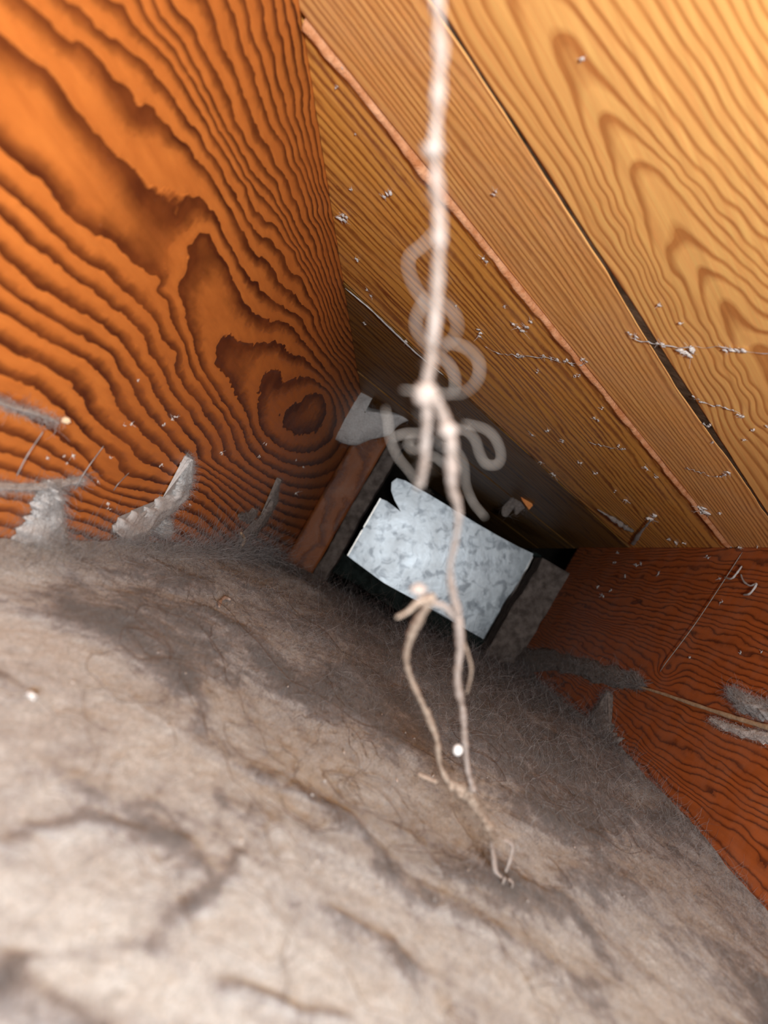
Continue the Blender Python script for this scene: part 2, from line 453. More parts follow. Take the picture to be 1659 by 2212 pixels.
# ------------------------------------------------------------------ grain of the left beam: ring number at traced points
LR = {
 10: [(444,503),(419,519),(406,546),(395,601),(392,639),(399,663),(408,706),(422,750),(434,791),(458,831),(480,869),(502,899),(525,935),
      (454,508),(467,536),(486,568),(502,598),(518,633),(540,668),(552,674),(564,682),(578,698),(583,689),(600,694),(627,704),(643,720),(659,742),(684,774),(705,804),(730,834)],
 11: [(494,724),(475,736),(468,755),(467,777),(480,804),(499,826),(513,856),(529,885),(540,915),(510,732),(537,748),(567,743),(594,739),(610,744),(632,770),(654,769),(670,785),(697,812),(719,837)],
 12: [(595,796),(580,804),(570,823),(561,845),(557,877),(560,915),(605,807),(616,826),(632,822),(651,815),(675,819),(697,834)],
 13: [(610,910),(621,888),(643,869),(670,853),(697,853)],
 9: [(0,70),(48,113),(84,142),(111,166),(145,210),(193,272),(227,311),(265,347),(289,371),(311,403),(338,417),(354,432),(377,428),(401,432),(408,424),(429,428),(450,446),(467,468),(483,503),(499,533),(518,568),(537,602),(553,609),(570,635),(591,647),(610,662),(632,674),(651,690),(662,712),(686,742),(711,772),(730,796),
     (0,313),(41,352),(84,386),(106,407),(125,434),(149,463),(178,489),(205,506),(239,521),(265,545),(301,576),(330,590),(345,612),(357,648),(374,697),(391,727),(404,761),(415,804),(442,839),(461,869),(482,893),(500,930)],
 8: [(48,0),(72,19),(104,48),(135,80),(157,95),(178,95),(205,121),(229,145),(253,178),(272,193),(294,224),(314,247),(321,236),(338,248),(366,277),(383,294),(405,309),(427,345),(451,376),(471,407),(496,446),(513,476),(529,508),(545,544),(556,553),(575,563),(594,587),(610,614),(637,636),(651,658),(675,679),(681,704),(700,739),(719,769),
     (0,398),(24,424),(60,455),(96,484),(130,521),(164,547),(193,569),(229,593),(265,624),(301,656),(325,680),(342,709),(352,735),(371,750),(384,764),(379,783),(381,805),(396,832),(413,855),(437,884),(455,910),(476,943),(485,979)],
 7: [(145,0),(169,19),(190,41),(210,65),(224,63),(253,89),(289,116),(321,145),(350,183),(366,200),(386,231),(410,265),(430,289),(454,330),(480,371),(495,398),(513,430),(534,470),(556,503),(583,519),(600,541),(621,574),(635,595),(652,601),(665,633),(681,660),(692,687),(705,725),(724,761),
     (0,463),(24,487),(60,521),(96,549),(133,578),(169,607),(205,631),(241,660),(272,685),(311,725),(316,745),(338,781),(357,815),(380,856),(408,889),(422,916),(443,943),(458,973),(461,994)],
 6: [(244,0),(272,14),(284,41),(313,75),(342,104),(371,140),(403,190),(432,236),(451,272),(475,316),(504,357),(533,400),(551,454),(567,469),(580,480),(602,495),(616,519),(637,541),(648,568),(670,606),(689,644),(700,677),(713,720),
     (0,549),(36,583),(72,612),(108,636),(157,663),(200,689),(241,718),(272,752),(285,776),(316,810),(333,846),(350,873),(365,898),(389,919),(407,943),(425,964),(428,991),(452,1009)],
 5: [(306,0),(350,75),(386,120),(410,159),(442,212),(463,256),(485,297),(509,338),(536,386),(552,410),(567,427),(586,446),(605,468),(624,506),(637,530),(654,563),(675,595),(700,652),(716,706),
     (0,617),(36,644),(84,672),(133,699),(169,721),(205,745),(241,769),(256,793),(277,824),(294,853),(310,877),(332,907),(350,925),(371,949),(392,976),(404,985),(440,1012)],
 4: [(335,0),(378,70),(422,140),(446,186),(466,231),(490,277),(519,321),(540,362),(567,395),(589,419),(608,454),(629,495),(646,527),(670,563),(692,614),(711,663),
     (0,672),(24,689),(72,716),(108,738),(149,757),(188,779),(210,803),(234,832),(250,871),(271,895),(295,919),(316,943),(344,967),(365,991),(377,1003),(420,1026)],
 3: [(366,0),(381,24),(410,48),(432,87),(454,135),(478,164),(499,217),(514,265),(543,321),(567,350),(593,386),(610,432),(632,470),(651,508),(675,557),(697,606),(716,655),
     (0,745),(24,759),(60,771),(92,783),(121,805),(154,832),(178,858),(193,886),(211,910),(235,928),(256,946),(280,964),(298,988),(319,1003),(344,1012),(362,1024),(398,1036),(440,1046)],
 2: [(449,0),(470,60),(487,108),(507,154),(524,200),(548,260),(567,301),(591,350),(620,391),(639,434),(648,454),(665,490),(684,530),(703,590),
     (0,810),(39,822),(78,843),(112,871),(145,895),(169,919),(196,946),(223,967),(247,988),(262,1012),(277,1027),(304,1033),(347,1045),(392,1055)],
 1: [(492,0),(514,53),(526,106),(545,145),(557,188),(574,231),(596,285),(618,325),(639,376),(659,434),(675,482),(698,540),
     (0,871),(30,883),(60,901),(90,919),(121,940),(151,964),(181,988),(200,1012),(226,1039),(256,1052),(301,1060),(370,1073)],
 0: [(528,0),(543,60),(562,116),(579,169),(594,217),(613,277),(635,338),(661,395),(678,446),(692,487),(712,550),
     (0,931),(30,943),(69,958),(99,973),(136,994),(169,1012),(193,1033),(226,1057),(256,1069),(320,1085)],
 -1: [(565,0),(577,84),(601,174),(622,253),(647,325),(668,386),(688,458),(712,515), (0,975),(39,988),(81,1006),(121,1021),(157,1039),(181,1057),(226,1078),(300,1100)],
 -2: [(595,0),(613,96),(635,193),(654,289),(678,376),(700,446), (0,1012),(45,1027),(90,1042),(136,1066),(181,1085),(260,1113)],
 -3: [(617,0),(635,96),(656,205),(675,325),(695,405),(712,470), (0,1045),(90,1068),(140,1090),(200,1112)],
 -4: [(634,0),(656,120),(671,241),(700,390), (0,1075),(90,1095),(160,1125)],
 -5: [(0,1105),(80,1125)], -6: [(0,1135),(80,1155)],
}
pp, vv = [], []
for lv, ps in LR.items():
    for p in ps: pp.append(p); vv.append(lv)
for p, lv in (((80,260),9.72),((20,200),9.68),((150,340),9.68),((200,430),9.55),((270,500),9.42),((340,520),9.30),((400,480),9.16),((350,620),9.45),((430,600),10.3),((470,700),10.6),((440,560),10.2),((530,720),10.75),((600,770),11.5),((520,800),11.35)):
    pp.append(p); vv.append(lv)
tpsL = TPS(pp, vv, 2e-4)

def geo(a, b, n):
    return a * (b / a) ** np.linspace(0, 1, n)

zz = geo(0.42, 7.62, 330); vs = np.linspace(V_C, -0.78, 250)
ZZ, VV = np.meshgrid(zz, vs, indexing='ij')
x_, y_ = px(U_L, VV, ZZ, 0.7)
g = tpsL(np.clip(x_, -250, 900), np.clip(y_, -350, 1500))
wob = fbm(ZZ * 16, VV * 22, 0, 31, 4, 0.6)
spl = np.sign(wob) * np.abs(wob) ** 0.7
gx = np.hypot(np.gradient(g, axis=0) / (np.abs(np.gradient(x_, axis=0)) + 0.3), np.gradient(g, axis=1) / (np.hypot(np.gradient(x_, axis=1), np.gradient(y_, axis=1)) + 0.3))
amp = np.clip(gx * 9.0, 0.015, 0.16)
g = g + amp * spl * 0.8 + amp * 0.4 * fbm(ZZ * 60, VV * 60, 0, 5, 2)
relief = -0.006 * np.clip(1 - (g % 1.0) * 2.4, 0, 1)     # latewood sits a little lower
P = W(U_L + relief * 0.5, VV, ZZ)
beamL = slab_obj('roof_beam', P[:, ::-1], W(-0.75, 0, 0), M_LEFT, attrs={'g': g[:, ::-1], 'l': ZZ[:, ::-1], 'a': VV[:, ::-1]})
tag(beamL, 'orange timber beam at upper left with bold wavy looping grain', 'beam')

# right beam: straight grain running along, bent round a knot
zz = geo(1.2, 8.0, 300); vs = np.linspace(-0.78, V_C, 240)
ZZ, VV = np.meshgrid(zz, vs, indexing='ij')
a_, b_ = uvray(1428, 1440); zk = U_R / a_; vk = b_ * zk
dz = (ZZ - zk) / 0.55; dv = (VV - vk) / 0.10
r2 = dz ** 2 + dv ** 2
g = VV * 30 + 3.2 * fbm(ZZ * 0.5, VV * 5, 0, 61, 4) + 0.6 * fbm(ZZ * 5, VV * 12, 0, 62, 3)
g = g * (1 - 0.55 * np.exp(-r2 * 0.5)) + 34 * vk * 0.55 * np.exp(-r2 * 0.5) + 3.0 * np.exp(-((ZZ - zk + 0.1) / 0.16) ** 2 - (dv / 0.8) ** 2)
P = W(U_R + 0 * VV, VV, ZZ)
beamR = slab_obj('roof_beam', P[:, ::-1], W(0.75, 0, 0), M_RIGHT, attrs={'g': g[:, ::-1], 'l': ZZ[:, ::-1], 'a': VV[:, ::-1]})
tag(beamR, 'dark red-brown timber beam at lower right with fine parallel grain and a knot', 'beam')

# ------------------------------------------------------------------ ceiling of diagonal boards
KD = 1.03
PR = {
 5: [(1214,71),(1193,89),(1205,138),(1230,190),(1248,245),(1267,301),(1285,347),(1310,399),(1334,454),(1365,522),(1402,590),(1440,660),(1500,770),(1565,900),(1239,80),(1273,129),(1310,172),(1346,215),(1383,258),(1420,301),(1445,331),(1488,384),(1549,455),(1610,522),(1659,573)],
 6: [(1310,245),(1294,267),(1306,307),(1322,353),(1337,405),(1349,442),(1371,497),(1395,546),(1418,595),(1462,680),(1530,800),(1585,905),(1346,264),(1377,291),(1414,325),(1451,362),(1488,405),(1534,463),(1580,513),(1659,597)],
 7: [(1377,350),(1362,368),(1374,417),(1389,460),(1399,503),(1411,552),(1430,600),(1478,690),(1545,800),(1605,910),(1426,371),(1457,408),(1494,454),(1534,500),(1580,546),(1626,588),(1659,620)],
 8: [(1469,497),(1457,519),(1471,604),(1487,642),(1503,674),(1531,722),(1563,769),(1591,820),(1617,867),(1650,930),(1503,519),(1543,555),(1594,595),(1639,636)],
 9: [(1518,579),(1509,604),(1515,649),(1531,693),(1550,734),(1575,778),(1601,826),(1632,889),(1560,598),(1607,633),(1659,682)],
 10: [(1566,652),(1560,680),(1572,721),(1588,769),(1617,826),(1659,900),(1601,684),(1639,715)],
 11: [(1639,744),(1632,769),(1650,800)],
 4: [(1094,0),(1150,128),(1178,184),(1211,245),(1242,301),(1273,353),(1310,425),(1349,500),(1389,580),(1423,655),(1485,765),(1550,895),(1239,9),(1279,61),(1322,120),(1365,178),(1414,239),(1457,298),(1518,368),(1595,450),(1659,517)],
 3: [(1039,0),(1095,100),(1150,195),(1273,405),(1365,568),(1470,760),(1535,890),(1282,6),(1340,86),(1402,172),(1457,245),(1512,322),(1580,400),(1659,485)],
 2: [(1000,0),(1150,243),(1303,506),(1400,665),(1334,9),(1402,104),(1457,184),(1518,273),(1580,350),(1659,445)],
 1: [(975,20),(1150,290),(1273,500),(1383,9),(1488,160),(1580,303),(1659,402)],
 0: [(1426,9),(1549,196),(1659,353),(1150,330),(1240,480)],
 -1: [(1466,9),(1580,199),(1659,307)], -2: [(1503,9),(1659,257)], -3: [(1543,9),(1659,199)], -4: [(1580,9),(1659,140)],
 -5: [(1615,9)], -6: [(1645,9)],
}
pp, vv = [], []
for lv, ps in PR.items():
    for p in ps: pp.append(p); vv.append(lv)
tpsP = TPS(pp, vv, 5e-4)

ceiling = empty('ceiling')
ceiling['kind'] = 'structure'

def plank(c0, c1, mat, seed, freq, proud=0.0, edge0=0.0, edge1=0.0, nu=260, nc=90, cathedral=False, shift=None):
    us = np.linspace(U_L - 0.02, U_R + 0.02, nu)
    t = np.linspace(0, 1, nc)
    UU, TT = np.meshgrid(us, t, indexing='ij')
    e0 = c0 + edge0 * fbm(us * 3.2, 0, 0, seed + 40, 4, 0.6)
    if shift is not None: e0 = e0 + shift(us)
    e1 = c1 + edge1 * fbm(us * 3.2, 0, 0, seed + 50, 4, 0.6)
    CC = e0[:, None] * (1 - TT) + e1[:, None] * TT
    ZZ = CC + KD * UU
    if cathedral:
        x, y = px(UU, V_C, ZZ, 0.9)
        g = tpsP(np.clip(x, 850, 1800), np.clip(y, -250, 1300))
        g = g + 0.06 * fbm(CC * 12, UU * 2.5, 0, seed, 3)
    else:
        g = CC * freq + freq * 0.07 * fbm(CC * 1.5, UU * 0.9, 0, seed, 3) + 0.5 * fbm(CC * 18, UU * 2, 0, seed + 1, 3)
        # a flat-sawn swirl here and there
        bend = fbm(CC * 2.0, UU * 0.5, 3.0, seed + 2, 2)
        g = g + 2.2 * bend
    rel = 0.0012 * fbm(CC * 30, UU * 3, 0, seed + 3, 3)
    VV = V_C - proud + rel
    P = W(UU, VV, ZZ)
    return slab_obj('plank', P, W(0, 0.16 + proud, 0), mat, ceiling, {'g': g, 'l': UU * 1.4, 'a': CC})

plank(-1.95, -0.03, M_PLANK_A, 11, 11)
plank(0.0, 2.02, M_PLANK_A, 12, 14, edge1=0.012, nu=320, nc=230, cathedral=True)
GAP = lambda u: 0.045 * np.exp(-((u - 0.62) / 0.34) ** 2)
plank(2.042, 2.655, M_PLANK_B, 13, 26, proud=0.0, shift=GAP, edge0=0.018, edge1=0.004, nc=90)
plank(2.715, 4.50, M_PLANK_C, 14, 13, nc=160, proud=0.0, edge0=0.003, edge1=0.010)
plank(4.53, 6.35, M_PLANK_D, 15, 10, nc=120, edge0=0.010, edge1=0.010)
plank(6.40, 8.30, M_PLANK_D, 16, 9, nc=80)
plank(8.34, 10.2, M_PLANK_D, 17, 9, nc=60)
# boards laid over the joints, on the roof side
us = np.linspace(U_L - 0.02, U_R + 0.02, 12)
for c in (-0.015, 2.05, 2.685, 4.515, 6.375, 8.32):
    UU, TT = np.meshgrid(us, np.linspace(-0.12, 0.12, 4), indexing='ij')
    slab_obj('joint_batten', W(UU, V_C + 0.17, c + TT + KD * UU), W(0, 0.08, 0), M_VOID, ceiling,
             {'g': TT * 10, 'l': UU, 'a': TT})
# dark brown strip painting the shade inside the open first joint
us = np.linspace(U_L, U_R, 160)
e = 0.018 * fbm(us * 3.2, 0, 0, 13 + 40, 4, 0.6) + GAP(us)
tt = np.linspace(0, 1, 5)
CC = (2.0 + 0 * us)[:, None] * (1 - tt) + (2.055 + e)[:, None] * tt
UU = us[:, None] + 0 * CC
slab_obj('joint_shade', W(UU, V_C + 0.002, CC + KD * UU), W(0, 0.12, 0), M_JOINT_SHADE, ceiling, {'g': CC, 'l': UU, 'a': CC})
# the splintered orange lip beside the second joint
us = np.linspace(U_L + 0.01, U_R - 0.01, 220)
w0 = 2.662 + 0.004 * fbm(us * 6, 0, 0, 3, 3); w1 = 2.704 + 0.014 * fbm(us * 5, 0, 0, 4, 4) - 0.012 * (us > 0.9) * (us - 0.9)
tt = np.linspace(0, 1, 7)
CC = w0[:, None] * (1 - tt) + w1[:, None] * tt
hh = 0.020 * np.sin(tt * math.pi * 0.85 + 0.3)[None, :] * (0.8 + 0.4 * fbm(us * 12, 0, 0, 5, 3))[:, None]
UU = us[:, None] + 0 * CC
o = slab_obj('edge_strip', W(UU, V_C - hh - 0.001, CC + KD * UU), W(0, 0.1, 0), M_STRIP, ceiling, {'g': CC, 'l': UU, 'a': CC})
o['label'] = 'splintered orange lip along a board joint'

# ------------------------------------------------------------------ floor board, end framing
UU, ZZ = np.meshgrid(np.linspace(U_L - 0.02, U_R + 0.02, 8), np.linspace(0.2, 9.3, 10), indexing='ij')
fl = slab_obj('floor', W(UU, -0.72, ZZ)[:, ::-1], W(0, -0.15, 0), M_BASE)
fl['kind'] = 'structure'

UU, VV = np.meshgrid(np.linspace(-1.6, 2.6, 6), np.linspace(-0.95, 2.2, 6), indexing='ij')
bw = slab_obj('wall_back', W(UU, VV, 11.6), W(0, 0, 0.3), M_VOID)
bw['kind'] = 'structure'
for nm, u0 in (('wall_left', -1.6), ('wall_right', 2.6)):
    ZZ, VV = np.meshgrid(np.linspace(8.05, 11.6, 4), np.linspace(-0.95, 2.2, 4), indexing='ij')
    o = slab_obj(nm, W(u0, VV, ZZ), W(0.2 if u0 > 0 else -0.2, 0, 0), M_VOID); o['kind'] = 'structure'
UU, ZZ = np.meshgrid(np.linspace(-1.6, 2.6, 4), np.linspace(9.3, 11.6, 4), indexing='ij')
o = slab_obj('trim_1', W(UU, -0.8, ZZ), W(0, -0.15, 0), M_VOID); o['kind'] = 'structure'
# shallow dark header that closes the bay above the metal
def box(name, u0, u1, v0, v1, z0, z1, mat, parent=None, nu=10, nv=14, wav=0.0, seed=1, gfreq=10, skew=0.0):
    UU, VV = np.meshgrid(np.linspace(u0, u1, nu), np.linspace(v0, v1, nv), indexing='ij')
    du = wav * fbm(VV * 6, UU * 0, 0, seed, 3); dz_ = wav * fbm(UU * 8, VV * 8, 0, seed + 3, 3)
    g_ = UU * gfreq + VV * gfreq * 0.25 + 0.8 * fbm(UU * 4, VV * 4, 0, seed, 3)
    P = W(UU + du + skew * VV, VV, z0 + dz_)
    return slab_obj(name, P, W(0, 0, z1 - z0), mat, parent, {'g': g_, 'l': VV, 'a': UU})

# px helper for the end wall: bay coordinates at depth z from a pixel
def uv_at(x, y, z):
    a, b = uvray(x, y); return float(a * z), float(b * z)

blk = empty('blocking', tuple(W(-0.6, -0.5, 7.6)))
tag(blk, 'narrow orange-brown end block standing upright left of the metal plate', 'block')
box('block_face', U_L + 0.002, -0.50, -0.66, 0.98, 7.62, 8.05, M_BLOCK, blk, wav=0.006, seed=4, gfreq=4)
b2 = box('dusty_edge', -0.50, -0.36, -0.66, 0.98, 7.66, 8.05, M_GREYBOARD, blk, nu=8, nv=40, wav=0.025, seed=8)
b2['label'] = 'grey dust-coated inner edge'

gb = box('dusty_board', 1.40, U_R - 0.002, -0.62, 0.70, 7.72, 8.1, M_GREYBOARD, None, nu=12, nv=30, wav=0.03, seed=12, skew=0.03)
tag(gb, 'grey-brown dusty board end between the metal plate and the right beam', 'board')

# metal plate (a bent sheet box) in its black recess
ZP = 8.6
plate = empty('metal_plate', tuple(W(0.6, -0.35, ZP)))
tag(plate, 'mottled galvanised grey metal plate with a bent corner tab at the bay end', 'plate')
def plate_sheet():
    pts = [(820,1078),(846,1095),(870,1120),(888,1103)]
    outline_px = [(745,1210),(752,1198),(821,1077),(835,1082),(851,1094),(866,1106),(852,1080),(845,1060),(846,1042),(857,1033),
                  (875,1038),(900,1052),(940,1076),(985,1103),(1030,1131),(1075,1157),(1120,1181),(1152,1196),(1148,1212),(1120,1260),
                  (1090,1315),(1056,1385),(1046,1382),(1010,1362),(960,1330),(900,1298),(860,1277),(820,1253),(790,1238),(770,1226)]
    q = [uv_at(x, y, ZP) for x, y in outline_px]
    return q
ol = plate_sheet()
import bmesh
from mathutils import Vector
bm = bmesh.new()
vsb = [bm.verts.new(tuple(W(u, v, ZP))) for u, v in ol]
f = bm.faces.new(vsb)
bm.normal_update()
r = bmesh.ops.extrude_face_region(bm, geom=[f])
ev = [e for e in r['geom'] if isinstance(e, bmesh.types.BMVert)]
for v_ in ev: v_.co += Vector(tuple(W(0, 0, 0.03)))
me = bpy.data.meshes.new('face_panel')
bmesh.ops.recalc_face_normals(bm, faces=bm.faces)
loc = np.array(plate.location)
for v_ in bm.verts: v_.co -= Vector(loc)
bm.to_mesh(me); bm.free(); me.materials.append(M_METAL)
link(bpy.data.objects.new('face_panel', me), plate)

def bar(name, p0, p1, z, w, d, mat, parent, zb=None):
    a0, b0 = uv_at(*p0, z); a1, b1 = uv_at(*p1, z)
    n = 16
    t = np.linspace(0, 1, n)
    C = np.stack([a0 + (a1 - a0) * t, b0 + (b1 - b0) * t], -1)
    dvec = np.array([a1 - a0, b1 - b0]); dvec /= np.linalg.norm(dvec); nv_ = np.array([-dvec[1], dvec[0]])
    wig = (w * (1 + 0.25 * fbm(t * 9, 0, 0, int(rng.integers(999)), 2)))[:, None]
    A = C + nv_ * wig / 2; B = C - nv_ * wig / 2
    P = np.stack([W(A[:, 0], A[:, 1], z - d), W(B[:, 0], B[:, 1], z - d)], 1)
    return slab_obj(name, P, W(0, 0, d if zb is None else zb), mat, parent, smooth=False)
bar('flange', (749,1204), (783,1145), ZP, 0.016, 0.04, M_RIM, plate)
bar('flange', (786,1139), (822,1077), ZP, 0.015, 0.03, M_RIM, plate)
bar('flange', (1150,1203), (1055,1386), ZP, 0.014, 0.04, M_RIM, plate)
bar('lower_lip', (746,1212), (870,1284), ZP, 0.014, 0.04, M_RIM, plate)
# side returns that make the plate the front of a shallow tray
for p0, p1 in (((749,1206),(821,1080)), ((1152,1199),(1057,1384)), ((747,1213),(1053,1385))):
    a0, b0 = uv_at(*p0, ZP); a1, b1 = uv_at(*p1, ZP)
    P = np.stack([W([a0, a1], [b0, b1], ZP + 0.03), W([a0, a1], [b0, b1], ZP + 0.55)], 1)
    o = slab_obj('side_return', P, W(0.004, 0.004, 0), M_METAL, plate, smooth=False)
# black slabs standing in for the shade of the gap around the plate
gap_shade = empty('recess_shade', tuple(W(0.6, -0.55, 8.3)))
tag(gap_shade, 'ragged black shade of the gap under and beside the metal plate', 'shade')
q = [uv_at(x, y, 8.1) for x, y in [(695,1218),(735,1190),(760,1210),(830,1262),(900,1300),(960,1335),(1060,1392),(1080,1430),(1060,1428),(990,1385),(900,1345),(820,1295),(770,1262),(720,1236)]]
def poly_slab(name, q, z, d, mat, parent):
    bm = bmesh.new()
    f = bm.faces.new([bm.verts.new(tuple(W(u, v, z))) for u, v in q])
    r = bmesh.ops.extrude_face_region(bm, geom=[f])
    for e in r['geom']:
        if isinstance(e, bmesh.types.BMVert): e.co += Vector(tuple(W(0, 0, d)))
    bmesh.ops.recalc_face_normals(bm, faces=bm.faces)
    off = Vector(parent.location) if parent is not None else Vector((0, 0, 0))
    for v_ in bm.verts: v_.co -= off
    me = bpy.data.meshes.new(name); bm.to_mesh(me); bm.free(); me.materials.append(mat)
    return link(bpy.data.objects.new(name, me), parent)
poly_slab('gap_shade', q, 8.1, 0.2, M_BLACK, gap_shade)
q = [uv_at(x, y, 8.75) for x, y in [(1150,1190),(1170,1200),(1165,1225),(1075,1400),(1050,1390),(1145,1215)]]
poly_slab('gap_side_shade', q, 8.75, 0.3, M_BLACK, gap_shade)

# ------------------------------------------------------------------ the dust blanket
anch = [(-.81,.5,-.46),(-.81,1.5,-.45),(-.81,3,-.46),(-.81,5,-.50),(-.81,7.5,-.60),(-.3,1,-.47),(0,.5,-.46),(0,2,-.47),(0,4,-.46),(0,6,-.50),(0,7.6,-.60),(0,8.5,-.70),(-.4,8.6,-.66),
        (.6,1,-.46),(.6,2.5,-.46),(.6,4,-.42),(.7,6,-.46),(.7,7.6,-.58),(.7,8.5,-.70),(1.2,2,-.45),(1.2,3.5,-.40),(1.2,5,-.38),(1.2,7,-.42),(1.73,2.6,-.42),(1.73,3.5,-.37),(1.73,4.9,-.31),(1.73,6,-.34),(1.73,8,-.37),(1.4,8.5,-.58)]
tpsF = TPS([(a * 100, math.log(b) * 100) for a, b, c in anch], [c for a, b, c in anch], 1e-3, 100)
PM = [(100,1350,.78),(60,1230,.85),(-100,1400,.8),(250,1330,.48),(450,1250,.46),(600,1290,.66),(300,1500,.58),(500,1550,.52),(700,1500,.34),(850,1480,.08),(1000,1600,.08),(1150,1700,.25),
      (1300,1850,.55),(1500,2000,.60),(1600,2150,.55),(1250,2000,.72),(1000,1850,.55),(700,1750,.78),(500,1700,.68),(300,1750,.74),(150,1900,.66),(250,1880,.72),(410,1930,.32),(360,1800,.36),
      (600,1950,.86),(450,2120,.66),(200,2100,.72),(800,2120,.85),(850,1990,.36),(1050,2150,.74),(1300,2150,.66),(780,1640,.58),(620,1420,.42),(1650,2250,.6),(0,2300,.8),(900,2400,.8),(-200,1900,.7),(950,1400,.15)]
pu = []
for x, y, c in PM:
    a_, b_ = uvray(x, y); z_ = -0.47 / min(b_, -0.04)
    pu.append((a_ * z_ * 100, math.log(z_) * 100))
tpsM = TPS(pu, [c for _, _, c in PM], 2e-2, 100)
STROKES = []
for pts_, w_, amt in (
    ([(0,1830),(100,1790),(200,1772),(280,1780),(350,1830),(400,1890),(445,1950),(520,1850)], 0.016, 0.34),
    ([(0,2110),(120,2085),(250,2040),(350,2005),(440,1955)], 0.014, 0.30),
    ([(740,1975),(800,2000),(860,2030),(880,2080)], 0.022, 0.34),
    ([(480,2160),(600,2180),(720,2212)], 0.014, 0.3),
    ([(130,1250),(150,1330),(250,1340),(330,1280),(420,1270)], 0.030, 0.25),
    ([(420,1330),(560,1400),(650,1480),(760,1530),(850,1600)], 0.035, 0.30),
    ([(380,1430),(440,1500),(450,1560)], 0.02, 0.22),
    ([(1000,1700),(1100,1900),(1230,1960),(1300,2050)], 0.03, 0.22),
    ([(1150,1760),(1300,1800),(1480,1900)], 0.03, 0.25),
    ([(570,1640),(650,1700),(740,1770),(860,1900)], 0.016, 0.22)):
    q_ = []
    for x, y in pts_:
        a_, b_ = uvray(x, y); z_ = -0.47 / b_
        q_.append((float(a_ * z_), math.log(z_)))
    STROKES.append((q_, w_, amt))
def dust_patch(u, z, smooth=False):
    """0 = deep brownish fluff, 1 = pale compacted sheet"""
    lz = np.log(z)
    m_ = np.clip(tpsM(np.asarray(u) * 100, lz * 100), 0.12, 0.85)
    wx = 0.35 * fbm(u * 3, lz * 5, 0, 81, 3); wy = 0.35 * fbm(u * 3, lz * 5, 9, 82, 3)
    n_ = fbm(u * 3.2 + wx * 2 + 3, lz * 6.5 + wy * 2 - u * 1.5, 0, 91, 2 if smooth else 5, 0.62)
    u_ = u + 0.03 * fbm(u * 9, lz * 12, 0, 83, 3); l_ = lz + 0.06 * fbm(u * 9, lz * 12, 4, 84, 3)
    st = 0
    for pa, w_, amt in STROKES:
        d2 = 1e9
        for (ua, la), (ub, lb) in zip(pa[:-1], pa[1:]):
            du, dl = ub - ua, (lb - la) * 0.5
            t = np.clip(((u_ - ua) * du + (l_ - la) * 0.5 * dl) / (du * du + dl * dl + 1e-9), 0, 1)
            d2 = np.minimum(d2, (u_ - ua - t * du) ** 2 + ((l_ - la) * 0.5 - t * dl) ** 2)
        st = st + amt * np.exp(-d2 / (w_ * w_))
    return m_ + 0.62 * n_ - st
def dust_height(u, z):
    h = tpsF(u * 100, np.log(np.maximum(z, 0.4)) * 100)
    p = dust_patch(u, z, True)
    sc = np.clip(z / 2.2, 0.22, 1.0)
    h = h + sc * (0.034 * fbm(u * 2.4, z * 1.0, 0, 71, 2, 0.4) + 0.006 * fbm(u * 9, z * 3, 0, 72, 2, 0.5))
    h = h + sc * 0.014 * (1 / (1 + np.exp((p - 0.50) * 9)) - 0.5)      # dark fluff stands on the pale sheet
    h = h + sc * 0.0035 * fbm(u * 60, z * 16, 0, 73, 3, 0.7)
    return h
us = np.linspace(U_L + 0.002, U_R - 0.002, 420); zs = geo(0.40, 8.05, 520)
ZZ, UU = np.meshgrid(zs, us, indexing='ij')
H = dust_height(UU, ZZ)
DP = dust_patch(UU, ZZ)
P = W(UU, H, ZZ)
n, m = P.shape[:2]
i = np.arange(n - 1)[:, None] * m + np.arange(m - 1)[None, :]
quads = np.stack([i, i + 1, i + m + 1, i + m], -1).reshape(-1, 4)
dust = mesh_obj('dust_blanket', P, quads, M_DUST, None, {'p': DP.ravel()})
tag(dust, 'thick grey-beige blanket of matted dust and fluff covering the lower half', 'dust', kind='stuff')

